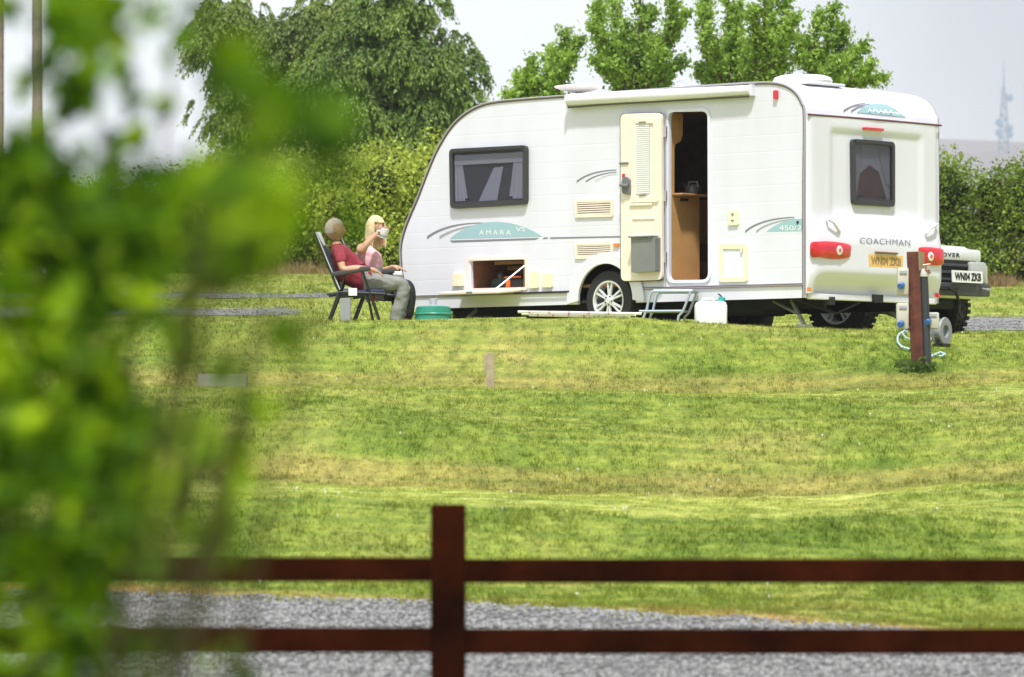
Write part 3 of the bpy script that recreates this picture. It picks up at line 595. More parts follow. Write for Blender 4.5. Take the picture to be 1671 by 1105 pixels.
plate_part('brake_light', rrect([R2t(.07)(*p) for p in ((1410,207.5),(1442,210),(1442,214),(1410,212))], .01), fR, .05, .075, M_red)
def grab(p):
    mb = MB(); mb.tube([RR(*q) for q in p], .014, 8); mb.build('grab_handle', M_shell, van, smooth=True)
grab([(1349,357,.06),(1352,358,.095),(1361,364,.105),(1367,374,.10),(1370,378,.07)]); grab([(1509,384,.06),(1512,381,.095),(1519,373,.105),(1526,368,.10),(1529,366,.06)])
mb = MB(); mb.box(RR(1320,472.5,.06), (.03, .03, .04)); mb.build('side_marker', M_amber, van); mb = MB(); mb.box(RR(1530,482,.05), (.03, .04, .04)); mb.build('side_marker', M_red, van)
# top marker, awning bag, trim strips
plate_part('top_marker', rrect([S2(1264.5,148), S2(1270.5,147.5), S2(1270.5,161.5), S2(1264.5,162)], .01), fS, 0, .03, M_red, bevel=.004)
M_can = mat('awning_canvas', (.78, .76, .80), .6, var=.06, bump=.2, bscale=9)
mb = MB(); A = [S(x, y0+(yy)*1.0, .045) for x, y0, yy in [(928,163.5,0),(1000,159.5,0),(1080,155.3,0),(1160,151,0),(1226,147,0)]]
mb.tube(A, [.062, .062, .06, .056, .05], 14, sq=1.0); mb.build('awning_bag', M_can, van, smooth=True)
mb = MB(); mb.tube([S(926,175.5,.06), S(1000,170,.06), S(1100,164.5,.06), S(1222,157.5,.06)], .01, 6); mb.build('awning_lead_rail', mat('rail_dark', (.09,.09,.085), .5), van)
mb = MB(); mb.box(S(928,166,.045), (.02, .11, .13)); mb.build('awning_bracket', M_shell, van); mb = MB(); mb.box(S(1228,147,.03), (.03, .07, .11)); mb.build('awning_bracket', M_shell, van)
def strip(nm, x0, y0, x1, y1, h, t, m):
    a, b = S2(x0, y0), S2(x1, y1); mb = MB(); hv = Vector((0, h/2)); mb.prism([[a-hv, b-hv, b+hv, a+hv]], fS, 0, t); mb.build(nm, m, van, bevel=.002)
strip('lower_trim', 668, 484, 929, 477.5, .022, .012, M_trim); strip('lower_trim_line', 672, 483.5, 929, 477, .006, .016, M_burg)
strip('lower_trim', 1046, 471, 1313, 464, .026, .012, M_trim); strip('lower_trim_line', 1046, 470, 1313, 463, .006, .016, M_burg); strip('lower_trim_line', 1046, 473, 1313, 466, .004, .016, M_burg)
mb = MB(); mb.tube([S(840,478.5,.03), S(929,475.5,.03)], .008, 6); mb.build('trim_rod', M_rub, van)
# roof fittings
def top_z(u): return min((abs(p.x-u), p.y) for p in prof if p.y > 1.7)[1]
u = S2(895,160).x; mb = MB(); mb.lathe([(.0,.0),(.05,.005),(.16,.03),(.235,.055),(.25,.066),(.24,.073),(.12,.088),(0,.092)], (u-.1,-.35,top_z(u)+.045), n=28); d = mb.build('aerial_dish', mat('dish_cream', (.76,.72,.62), .5), van, smooth=True)
mb = MB(); mb.lathe([(.05,0),(.035,.03),(.03,.05)], (u-.1,-.35,top_z(u)+.0), n=12); mb.build('aerial_stem', M_rub, van)
u = S2(1090,140).x; mb = MB(); mb.lathe([(.03,0),(.03,.1),(.05,.1),(.05,.115),(.03,.12),(0,.12)], (u,-.5+.3,top_z(u)-.005), n=14); mb.build('flue', M_shell, van, smooth=True)
u = S2(1240,135).x
mb = MB(); mb.lathe([(.29,0),(.30,.03),(.28,.065),(.22,.085),(.1,.095),(0,.097)], (u-.05,-.62,top_z(u)+.01), n=32); mb.box((u-.05,-.62,top_z(u)+.0), (.60,.62,.03), bev=.01); mb.build('roof_vent', M_shell, van, smooth=True)
# grilles and service covers
def grille(q, n):
    g, inn = ring_part('vent_grille', S2, fS, q, .028, .015, 0, .016, M_cream)
    plate_part('grille_back', inn, fS, .001, .003, mat('grille_dark', (.09,.03,.03), .6), g)
    x0 = min(p.x for p in inn); x1 = max(p.x for p in inn); z0 = min(p.y for p in inn); z1 = max(p.y for p in inn)
    for k in range(n):
        mb = MB(); mb.box(((x0+x1)/2, .009, z0+(z1-z0)*(k+.5)/n), (x1-x0, .01, (z1-z0)/n*.62), bev=.002); mb.build('slat', M_cream, g)
grille([(939,326.5),(1001,324.5),(1001,354),(940,355.5)], 6); grille([(939,396),(1001,394.5),(1001,421.5),(940,423)], 6)
plate_part('side_lamp', rrect([S2(1003,397.5), S2(1011,397.3), S2(1011,402.5), S2(1003,402.7)], .005), fS, 0, .02, M_amber)
for q in ([(741,447),(758,446.5),(758,467),(741,467.5)], [(866,443.5),(880,443),(880,470.5),(866,471)], [(887.5,447),(903,446.5),(903,469),(887.5,469.5)]):
    c_ = plate_part('hatch_cover', rrect([S2(*p) for p in q], .012), fS, 0, .03, M_yel, bevel=.004)
cv = plate_part('lock_cover', rrect([S2(1190,343.5), S2(1206,343), S2(1206,367.5), S2(1190,368)], .015), fS, 0, .02, M_yel, bevel=.004)
a = S2(1197.5,350); mb = MB(); mb.lathe([(0,.006),(.012,.006),(.014,0)], (a.x,.02,a.y), (0,1,0), 12); mb.box((a.x,.022,a.y-.06), (.035,.006,.012)); mb.build('lock', M_grey, cv)
g, inn = ring_part('water_hatch', S2, fS, [(1175,398.5),(1221,398),(1221,460),(1175,461)], .05, .03, 0, .018, M_yel)
plate_part('hatch_door', inn, fS, .001, .008, M_shell, g); mb = MB(); a = S2(1212,408); mb.box((a.x,.022,a.y), (.025,.012,.05), bev=.003); mb.build('latch', M_yel, g)
a = S2(1302,363); mb = MB(); mb.lathe([(0,.012),(.012,.012),(.016,0)], (a.x,.0,a.y), (0,1,0), 10); mb.build('keyhole', M_blk, van)
# wheel arch moulding, wheel
def archband(r0, r1, t, m):
    mb = MB(); A = [Vector((WC.x+r1*1.02*math.cos(a), WC.y-.02+r1*math.sin(a))) for a in np.linspace(-.02, math.pi+.02, 26)]; B = [Vector((WC.x+r0*math.cos(a), WC.y+r0*1.03*math.sin(a))) for a in np.linspace(0, math.pi, 26)]
    A = [Vector((p.x, max(p.y, zb))) for p in A]; B = [Vector((p.x, max(p.y, zb))) for p in B]
    mb.prism([A+B[::-1]], fS, 0, t); return mb.build('wheel_arch', m, van, bevel=.012)
archband(.36, .50, .03, M_shell)
def wheel(parent, c, r, rr, wid, spokes, axis=(0,1,0), dbl=True, cap=True, tread=0):
    ax = Vector(axis); n = 40; mb = MB()
    mb.lathe([(rr*.98,-wid/2),(rr*1.05,-wid/2),(r*.93,-wid/2+.004),(r*.985,-wid*.36),(r,-wid*.2),(r,wid*.2),(r*.985,wid*.36),(r*.93,wid/2-.004),(rr*1.05,wid/2),(rr*.98,wid/2),(rr*.9,0),(rr*.98,-wid/2)], c, ax, n)
    if tread:
        u = ax.orthogonal().normalized(); q = ax.cross(u)
        for k in range(tread):
            for s_ in (-1, 0, 1):
                a = 2*math.pi*(k+.5*(s_ == 0))/tread; d = u*math.cos(a)+q*math.sin(a); tn = -u*math.sin(a)+q*math.cos(a)
                rot = Matrix((tn, ax, d)).transposed(); mb.box(Vector(c)+d*(r+.002)+ax*s_*wid*.33, (2*math.pi*r/tread*.62, wid*.26, .02), rot)
    w = mb.build('wheel', M_rub, parent, smooth=not tread)
    m2 = MB(); m2.lathe([(rr*.98,wid/2-.002),(rr*.98,wid/2+.006),(rr*.90,wid/2+.004),(rr*.86,wid/2-.03),(rr*.84,-wid/4)], c, ax, n); m2.build('rim', mat('alloy_wheel', (.72,.73,.76), .35, metal=.25), w, smooth=True)
    m5 = MB(); m5.lathe([(rr*.84,0),(rr*.3,0),(0.001,0)], Vector(c)-ax*.01, ax, 20); m5.build('brake_drum', M_blk, w)
    u = ax.orthogonal().normalized(); q = ax.cross(u)
    for k in range(spokes):
        m3 = MB()
        for s_ in ((-1, 1) if dbl else (0,)):
            a = 2*math.pi*k/spokes+.2; a1 = a+s_*.13; a2 = a+s_*.15
            p0 = Vector(c)+(u*math.cos(a1)+q*math.sin(a1))*rr*.22+ax*(wid/2-.012); p1 = Vector(c)+(u*math.cos(a2)+q*math.sin(a2))*rr*.9+ax*(wid/2-.008)
            d = (p1-p0).normalized(); tn = ax.cross(d).normalized(); hw = rr*(.055 if dbl else .11)
            m3.add([p0+tn*hw-ax*.012, p0-tn*hw-ax*.012, p0-tn*hw*.8+ax*.008, p0+tn*hw*.8+ax*.008, p1+tn*hw-ax*.02, p1-tn*hw-ax*.02, p1-tn*hw*.8+ax*.003, p1+tn*hw*.8+ax*.003], [(0,1,2,3),(4,7,6,5),(0,4,5,1),(1,5,6,2),(2,6,7,3),(3,7,4,0)])
        m3.build('spoke', MATS['alloy_wheel'], w)
    m4 = MB(); m4.lathe([(0,.012),(rr*.12,.012),(rr*.15,.004),(rr*.27,-.002),(rr*.28,-.03)], Vector(c)+ax*(wid/2-.002), ax, 20)
    m4.build('hub', MATS['alloy_wheel'], w, smooth=True)
    m6 = MB()
    for k in range(5):
        a = 2*math.pi*k/5; m6.lathe([(0,.008),(.008,.007),(.009,-.004)], Vector(c)+(u*math.cos(a)+q*math.sin(a))*rr*.215+ax*(wid/2), ax, 6)
    m6.build('wheel_nuts', M_blk, w); return w
wheel(van, (WC.x, -.12, RW), RW, .205, .185, 6); wheel(van, (WC.x, -WD+.12, RW), RW, .205, .185, 6, axis=(0,-1,0))
# chassis and underside
mb = MB(); mb.box((2.62, -WD/2, zb+.03), (5.1, WD-.1, .03)); mb.box((2.6,-.5,zb-.03), (4.9,.05,.12)); mb.box((2.6,-WD+.5,zb-.03), (4.9,.05,.12)); mb.tube([(WC.x,-.15,RW),(WC.x,-WD+.15,RW)], .04, 8)
mb.box((WC.x,-.14,.72), (.74,.26,.04)); mb.box((1.2,-.7,zb-.06), (.5,.4,.16), bev=.02); mb.box((3.4,-.8,zb-.06), (.35,.5,.14), bev=.02); mb.build('chassis', M_blk, van)
def steady(x, y, dx, dy):
    mb = MB(); mb.tube([(x,y,zb-.01),(x+dx,y+dy,.03)], .022, 6); mb.tube([(x+dx*.2+.28*(1 if dx<0 else 1),y,zb-.01),(x+dx*.75,y+dy*.75,.12)], .014, 6); mb.box((x+dx,y+dy,.018),(.12,.12,.03), bev=.005); mb.build('corner_steady', mat('galvanised', (.38,.39,.40), .5, metal=.6, var=.15), van, smooth=True)
steady(.45,-.35,-.25,.12); steady(.45,-WD+.35,-.25,-.12); steady(4.6,-.35,.25,.12); steady(4.6,-WD+.35,.25,-.12)
mb = MB(); mb.tube([(.30,-.18,zb-.0),(.05,-.55,zb-.14),(.02,-.9,zb-.02)], .012, 6); mb.box((.01,-.40,zb-.02),(.05,.10,.08)); mb.box((-.03,-1.12,zb+.02),(.03,.15,.08)); mb.build('rear_brackets', M_blk, van)
mb = MB(); mb.tube([(5.1,-WD*.3,zb),(6.35,-WD/2,.46)], .03, 6); mb.tube([(5.1,-WD*.7,zb),(6.35,-WD/2,.46)], .03, 6); mb.box((6.4,-WD/2,.48),(.25,.08,.09), bev=.02); mb.tube([(6.1,-WD/2-.08,.75),(6.1,-WD/2-.08,.16)], .024, 8); mb.lathe([(.0,-.03),(.1,-.03),(.1,.03),(0,.03)], (6.1,-WD/2-.08,.1), (0,1,0), 16); mb.build('hitch', M_blk, van)
# front: grab ledge sticking out beyond the outline
a = S2(682,322); mb = MB(); mb.box((a.x+.05,-.55,a.y+.0), (.16,.9,.035), Matrix.Rotation(R(8),3,'Y'), bev=.012); mb.box((a.x+.02,-.55,a.y-.07), (.05,.85,.13), Matrix.Rotation(R(-20),3,'Y'), bev=.012); mb.build('front_ledge', M_shell, van, smooth=True)
mb = MB(); c0, c1 = S2(684,330), S2(713,252)
mb.add([(c0.x+.10,-.25,c0.y),(c0.x+.10,-WD+.25,c0.y),(c1.x+.09,-WD+.25,c1.y),(c1.x+.09,-.25,c1.y)], [(0,1,2,3)]); mb.build('front_window', M_rpane, van)
# door leaf folded back against the side
dq = [(1012,186),(1079,184),(1080,457),(1013,459)]
SD = S2t(.075); ring = rrect([SD(*p) for p in dq], .06)
dr = plate_part('door', ring, fS, .035, .075, M_cream, bevel=.01)
ro, _ = ring_part('door_seal', S2t(.06), fS, [(1011,185),(1080,183),(1081,458.5),(1012,460)], .014, .066, .03, .058, M_blk, dr)
def dring(nm, q, ins, r, t0, t1, m): o, i = ring_part(nm, S2t(.085), fS, q, ins, r, t0, t1, m, dr); return i
i1 = dring('blind_surround', [(1030,192),(1074,191),(1074,330),(1030,331)], .06, .02, .074, .090, M_cream)
q = [S2t(.08)(*p) for p in ((1036,204),(1060,203),(1060,316),(1036,317))]
plate_part('blind_back', q, fS, .0745, .077, mat('blind_backing', (.5,.48,.44), .7), dr)  # plain sheet behind the slats in a duller tone
z0 = min(p.y for p in q); z1 = max(p.y for p in q); xm = sum(p.x for p in q)/4; xw = abs(q[0].x-q[1].x)
sm_ = None
for k in range(34):
    z = z0+(z1-z0)*(k+.5)/34
    if sm_ is None:
        mb = MB(); mb.box((0,0,0), (xw*.94,.008,(z1-z0)/34*.74), bev=.0015); sm_ = mb.build('blind_slat', mat('blind_white', (.8,.8,.8), .5), dr); sm_.location = (xm,.080,z)
    else:
        o = sm_.copy(); COL.objects.link(o); o.location = (xm,.080,z)
for (x, y) in ((1048,199.5),(1048,319)):
    mb = MB(); mb.box(S(x,y,.092), (.09,.01,.014), bev=.002); mb.build('blind_handle', M_grey, dr)
mb = MB(); mb.box(S(1046,334,.082), (.30,.02,.03), bev=.01); mb.build('door_moulding', M_cream, dr, smooth=True)
dring('bin_recess', [(1029,355),(1070,354),(1070,386),(1029,387)], .02, .015, .074, .084, M_cream)
bn = plate_part('door_bin', rrect([S2t(.16)(*p) for p in ((1029.5,388),(1069,387),(1069,443),(1030,445))], .012), fS, .074, .16, M_grey, dr, bevel=.008)
mb = MB(); mb.box(S(1049.5,386.5,.125), (.31,.115,.016), bev=.005); mb.box(S(1047,389,.165), (.12,.012,.014), bev=.004); mb.build('bin_lid', M_grey, bn)
lk = plate_part('door_handle', [Vector(v[:2]) for v in catmull([(*S2t(.1)(*p),0) for p in [(1015,291),(1022,289),(1028,297),(1028,315),(1020,317),(1014,312)]], 3, True)], fS, .074, .10, mat('handle_grey', (.16,.16,.17), .4), dr, bevel=.006)
mb = MB(); mb.tube([S(1012,302,.12), S(1018,303,.125), S(1025,303,.11)], [.014,.02,.018], 8); mb.build('latch_lever', MATS['handle_grey'], lk, smooth=True)
mb = MB(); mb.box(S(1018,266.5,.078), (.12,.02,.02), bev=.006); mb.build('finger_grip', MATS['handle_grey'], dr)
mb = MB(); mb.box(S(1017.5,287,.077), (.035,.004,.04)); mb.build('red_sticker', mat('sticker_red', (.5,.03,.04), .5), dr)
# door frame, hinge
ring_part('door_frame', S2, fS, [(1087,178),(1160,176),(1161,462),(1088,463)], .034, .10, 0, .014, M_shell, van, .075)
mb = MB(); mb.tube([S(1085,186,.03), S(1086,458,.03)], .007, 6); mb.build('hinge_rod', M_trim, van)
for y in (215, 320, 420):
    mb = MB(); mb.box(S(1085.5,y,.035), (.035,.02,.11), bev=.004); mb.build('hinge', M_alu, van)
# interior: boarded box, partition, low unit, kitchen drawers
dl = S2(1092,300).x; drr = S2(1157,300).x; fz = S2(1120,458).y; hl = S2(1120,150).y
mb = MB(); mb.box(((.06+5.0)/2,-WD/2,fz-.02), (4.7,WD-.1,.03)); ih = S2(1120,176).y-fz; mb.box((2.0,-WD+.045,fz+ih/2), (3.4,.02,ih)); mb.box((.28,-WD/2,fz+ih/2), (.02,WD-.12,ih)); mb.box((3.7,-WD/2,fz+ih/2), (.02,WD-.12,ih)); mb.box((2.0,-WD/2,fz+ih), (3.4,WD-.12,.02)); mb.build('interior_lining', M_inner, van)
fD = lambda d, z, t: Vector((dl+t, -d, z))
zc = S2(1110,318).y; zs = S2(1110,238).y; zt_ = S2(1110,186).y
sh = [(.045,fz),(.50,fz),(.50,zc),(.10,zc),(.10,zs-.02),(.12,zs+.03),(.20,zs+.06),(.235,zs+.13),(.235,zt_+.02),(.045,zt_+.02)]
mb = MB(); mb.prism([[Vector(p) for p in sh]], fD, .015, .035); mb.build('wood_partition', M_wood, van)
mb = MB(); mb.box((dl+.06,-.285,zc+.012), (.34,.44,.025), bev=.01); mb.build('unit_top', mat('veneer_edge', (.40,.20,.08), .4), van)
mb = MB(); mb.box((dl+.0,-.24,zc-.035), (.01,.12,.025)); mb.build('finger_slot', M_blk, van)
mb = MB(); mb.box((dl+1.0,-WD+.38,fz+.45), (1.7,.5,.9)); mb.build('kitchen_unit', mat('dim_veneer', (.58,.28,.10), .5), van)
for k in range(3):
    mb = MB(); mb.box((dl+.78,-WD+.64,fz+.8-.22*k), (.42,.012,.19), bev=.004); kd = mb.build('drawer', M_wood if k < 2 else M_inner, van)
    m2 = MB(); m2.lathe([(0,.02),(.014,.016),(.01,0)], (dl+.66,-WD+.65,fz+.8-.22*k), (0,1,0), 10); m2.build('drawer_knob', M_trim, kd)
# side locker: box, flap, stay
lk0 = S2(768,426); lk1 = S2(858,470); lx = (lk0.x+lk1.x)/2; lz = (lk0.y+lk1.y)/2; lw = abs(lk0.x-lk1.x); lh = abs(lk0.y-lk1.y)
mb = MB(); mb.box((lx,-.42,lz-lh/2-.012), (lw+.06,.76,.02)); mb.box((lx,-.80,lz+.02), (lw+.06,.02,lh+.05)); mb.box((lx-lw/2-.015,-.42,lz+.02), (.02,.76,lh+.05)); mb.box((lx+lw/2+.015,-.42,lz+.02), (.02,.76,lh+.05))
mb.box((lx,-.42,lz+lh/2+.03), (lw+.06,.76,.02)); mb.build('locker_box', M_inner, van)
for k in range(3):
    mb = MB(); mb.box((lx,-.36,lz+lh/2-.012-k*.0-.0), (lw*.95,.02,.035)) if k == 0 else mb.box((lx,-.40-.18*k,lz+lh/2-.03-.03*k), (lw*.96,.05,.05), bev=.01); mb.build('bed_slat', M_wood, van)
ring_part('locker_frame', S2, fS, [(762,421),(861,418.5),(862,473.5),(763,476)], .03, .03, 0, .014, M_cream, van, .02)
fl = MB(); a = S2(858,470); fl.box((lx+.07,.20,lz-lh/2-.035), (lw+.06,.36,.03), Matrix.Rotation(R(-5),3,'X'), bev=.008); fo = fl.build('locker_door', M_cream, van)
m2 = MB(); m2.tube([(lx+.1,.375,lz-lh/2-.045),(lx+.02,.375,lz-lh/2-.045)], .012, 6); m2.build('locker_latch', M_grey, fo)
mb = MB(); mb.tube([(lk1.x+.03,-.02,lz+lh*.28),(lk1.x+.19,.26,lz-lh/2-.02)], .009, 6); mb.build('locker_stay', M_alu, van)
# things in the locker and on the unit
def vanpt(v): return van.matrix_basis @ Vector(v) if False else Vector((X0-v[0]*cc-v[1]*ss, D0+v[0]*ss-v[1]*cc, GZ+v[2]))
def in_van(name, loc, label, cat): e = empty(name, vanpt(loc), math.pi-TH); tag(e, label, cat); return e
lf = lz-lh/2
t = in_van('gear_bag', (lx+.12,-.30,lf), 'dark green gear bag slumped inside the open side locker', 'bag')
mb = MB(); mb.box((0,0,.07), (.26,.3,.13), Matrix.Rotation(.2,3,'Y'), bev=.05); mb.build('bag_body', mat('bag_green', (.02,.06,.045), .8, bump=.5, bscale=14), t, smooth=True); mb = MB(); mb.tube([(-.08,.1,.12),(0,.12,.19),(.08,.1,.12)], .01, 6); mb.build('strap', M_blk, t)
t = in_van('tool_case', (lx-.14,-.22,lf), 'black tool case with an orange tab in the open locker', 'case')
mb = MB(); mb.box((0,0,.05), (.30,.3,.1), bev=.02); mb.build('case_body', M_blk, t); mb = MB(); mb.box((.06,.155,.055), (.05,.012,.08)); mb.build('orange_tab', mat('orange', (.85,.14,.02), .5), t)
t = in_van('tent_mallet', (lx-.05,-.12,lf+.10), 'orange handled mallet lying on top of the black case in the locker', 'mallet')
mb = MB(); mb.tube([(-.16,.0,.02),(.06,.02,.02)], .012, 8); mb.build('handle', MATS['orange'], t); mb = MB(); mb.tube([(.07,-.05,.035),(.07,.07,.035)], .028, 10); mb.build('mallet_head', M_rub, t)
t = in_van('kettle', (dl-.02+.04,-.40,zc+.025), 'dull metal kettle standing on the low wooden unit inside the doorway', 'kettle')
mb = MB(); mb.lathe([(.0,0),(.075,0),(.085,.03),(.075,.075),(.045,.10),(0,.105)], (0,0,0), n=18); mb.build('kettle_body', mat('kettle_steel', (.10,.09,.085), .3), t, smooth=True)
mb = MB(); mb.tube([(-.07,0,.07),(-.055,0,.125),(.05,0,.125),(.08,0,.06)], .01, 6); mb.build('kettle_handle', M_grey, t); mb = MB(); mb.tube([(.07,0,.06),(.13,0,.11)], [.02,.01], 8); mb.build('spout', MATS['kettle_steel'], t)
t = in_van('blue_cloth', (dl+.66,-WD+.55,fz+.9), 'small bright blue cloth bundle on the kitchen counter inside', 'cloth')
t2 = MB(); t2.box((0,0,.05), (.16,.14,.1), bev=.04); t2.build('cloth_bundle', mat('cloth_blue', (.02,.08,.5), .7, bump=.5, bscale=20), t, smooth=True)
# ------------------------------------------------------------------ off-road car beyond the caravan
u0, w0 = .86, 3.42; cx_, cy_ = X0-u0*cc+w0*ss, D0+u0*ss+w0*cc; ZC = CZ+1.555
car = empty('off_road_car', (cx_, cy_, ZC), -TH)
tag(car, 'white off-road car with winch bumper, parked nose out behind the caravan', 'car')
_cf = plane_map(cx_, cy_, ss, cc, ZC); C2 = lambda x, y: Vector(_cf(x, y)); fC = lambda a, b, t: Vector((t, a, b))
M_car = mat('car_paint_white', (.72,.73,.75), .25, coat=.5, var=.03); M_bump = mat('bumper_steel_grey', (.05,.053,.058), .5, var=.15); M_cg = mat('car_glass', (.02,.025,.03), .05, coat=.5)
def hull(st):                                    # body shape: stations along x of (x, z0, z1, halfwidth_bottom, halfwidth_top)
    mb = MB(); vs = []
    for x, z0, z1, a, b in st:
        r = min(.09, (z1-z0)*.4); pr = [(-a,z0),(-a,(z0+z1)/2),(-b-.0,z1-r),(-b+r*.4,z1-r*.25),(-b+r*1.3,z1),(b-r*1.3,z1+0),(b-r*.4,z1-r*.25),(b,z1-r),(a,(z0+z1)/2),(a,z0)]
        vs += [(x, p[0], p[1]) for p in pr]
    n = 10; fs = [(i*n+k, i*n+(k+1)%n, (i+1)*n+(k+1)%n, (i+1)*n+k) for i in range(len(st)-1) for k in range(n)]+[tuple(range(n)), tuple((len(st)-1)*n+k for k in range(n))]
    return mb.add(vs, fs)
hull([(-.14,.52,.82,.80,.80),(-.20,.45,.95,.88,.84),(-.28,.45,1.00,.9,.85),(-1.2,.45,1.08,.92,.86),(-1.42,.45,1.10,.92,.86),(-4.5,.45,1.12,.92,.88),(-4.58,.5,1.02,.9,.86)]).build('body', M_car, car, smooth=True)
hull([(-1.40,1.0,1.07,.84,.82),(-1.95,1.0,1.66,.82,.70),(-2.1,1.0,1.73,.82,.70),(-4.35,1.0,1.84,.82,.72),(-4.5,1.0,1.78,.82,.70)]).build('cabin', M_car, car, smooth=True)
mb = MB(); mb.add([(-1.44,-.72,1.10),(-1.44,.72,1.10),(-1.90,.64,1.63),(-1.90,-.64,1.63)], [(0,1,2,3)]); mb.v = [v+Vector((.03,0,.02)) for v in mb.v]; mb.build('windscreen', M_cg, car)
for s_ in (-1, 1):
    for xa, xb in ((-2.0,-2.75),(-2.85,-3.55),(-3.65,-4.25)):
        mb = MB(); mb.add([(xa,s_*.835,1.13),(xb,s_*.835,1.13),(xb,s_*.765,1.6),(xa-.08,s_*.765,1.6)], [(0,1,2,3)]); mb.build('side_window', M_cg, car)
    mb = MB(); mb.box((-1.75,s_*1.0,1.17), (.1,.16,.2), bev=.03); mb.build('door_mirror', M_blk, car)
# front: recess, grille bars, lights, plate
mb = MB(); mb.box((-.135,0,.71), (.03,1.45,.27)); gr = mb.build('grille', M_blk, car)
for k in range(3):
    mb = MB(); mb.box((-.11,0,.64+.075*k), (.02,1.15,.03), bev=.005); mb.build('grille_bar', M_bump, gr)
mb = MB(); mb.box((-.15,0,.895), (.07,1.66,.14), bev=.034); mb.build('bonnet_lip', M_car, car, smooth=True)
for s_ in (-1, 1):
    mb = MB(); mb.box((-.11,s_*.72,.72), (.08,.28,.23), bev=.03); hl_ = mb.build('headlight', mat('headlight_glass', (.40,.43,.40), .08, coat=.7), car, smooth=True)
    mb = MB(); mb.lathe([(0,.01),(.07,.006),(.085,-.01)], (-.09,s_*.66,.72), (1,0,0), 16); mb.build('reflector', M_clr, hl_, smooth=True)
    mb = MB(); mb.box((-.12,s_*.86,.70), (.08,.06,.2), bev=.015); mb.build('indicator', mat('indicator', (.5,.46,.40), .2), car)
tx = text_mesh('bonnet_lettering', 'LAND ROVER', .1, M_blk, lambda a, b, t: Vector((-.116+t, a, b)), .06, .895, .76, car, .003, 0, extra_space=1.3, height=.045, bold=.004)
a, b = C2(1574, 452); pl = MB(); pl.box((.035,a,b+.0), (.012,.53,.125), Matrix.Rotation(R(-3),3,'Y')); pl_ = pl.build('number_plate', mat('plate_white', (.78,.78,.76), .4), car)
text_mesh('plate_lettering', 'WN04 ZKB', .1, M_blk, lambda u, z, t: Vector((t, a+u, b+z)), 0, 0, .46, pl_, .046, 0, height=.085, bold=.004)
mb = MB(); zz = .54; pts = [Vector((-.02,-.88)),Vector((.0,-.5)),Vector((.02,.5)),Vector((.0,.88)),Vector((-.30,.93)),Vector((-.30,-.93))]
mb.prism([[Vector((-.06,-.90)),Vector((.0,-.55)),Vector((.01,.55)),Vector((-.06,.90)),Vector((-.35,.93)),Vector((-.35,-.93))]], lambda x, y, t: Vector((x, y, t)), .475, .60); mb.build('winch_bumper', M_bump, car, bevel=.012)
mb = MB(); mb.box((.02,.05,.545), (.03,.36,.05), bev=.012); mb.tube([(.04,.03,.545),(.07,.12,.5),(.06,.2,.38),(.05,.2,.3)], .016, 6); mb.tube([(.05,.2,.3),(.08,.22,.24),(.03,.22,.22)], .012, 6); mb.build('winch_fairlead', M_blk, car)
for y_ in (-.6, .72): mb = MB(); mb.tube([(.0,y_-.04,.55),(.05,y_-.04,.54),(.06,y_,.54),(.05,y_+.04,.54),(0,y_+.04,.55)], .012, 6); mb.build('shackle', M_trim, car)
for y_ in (-.35, .42): mb = MB(); mb.lathe([(0,.05),(.05,.05),(.055,0),(0,-.03)], (-.05,y_,.66), (1,0,0), 14); mb.build('spot_lamp', M_trim, car, smooth=True)
wheel(car, (-.70,-.79,.375), .375, .225, .25, 5, axis=(0,-1,0), tread=34); wheel(car, (-.70,.79,.375), .375, .225, .25, 5, axis=(0,1,0), tread=34)
wheel(car, (-3.3,-.79,.375), .375, .225, .25, 5, axis=(0,-1,0)); wheel(car, (-3.3,.79,.375), .375, .225, .25, 5, axis=(0,1,0))
mb = MB(); mb.box((-2.3,0,.42), (3.9,1.3,.14)); mb.tube([(-.7,-.7,.33),(-.7,.7,.33)], .05, 8); mb.tube([(-3.3,-.7,.33),(-3.3,.7,.33)], .05, 8); mb.box((-.55,0,.38), (.5,1.1,.08)); mb.build('underbody', M_blk, car)
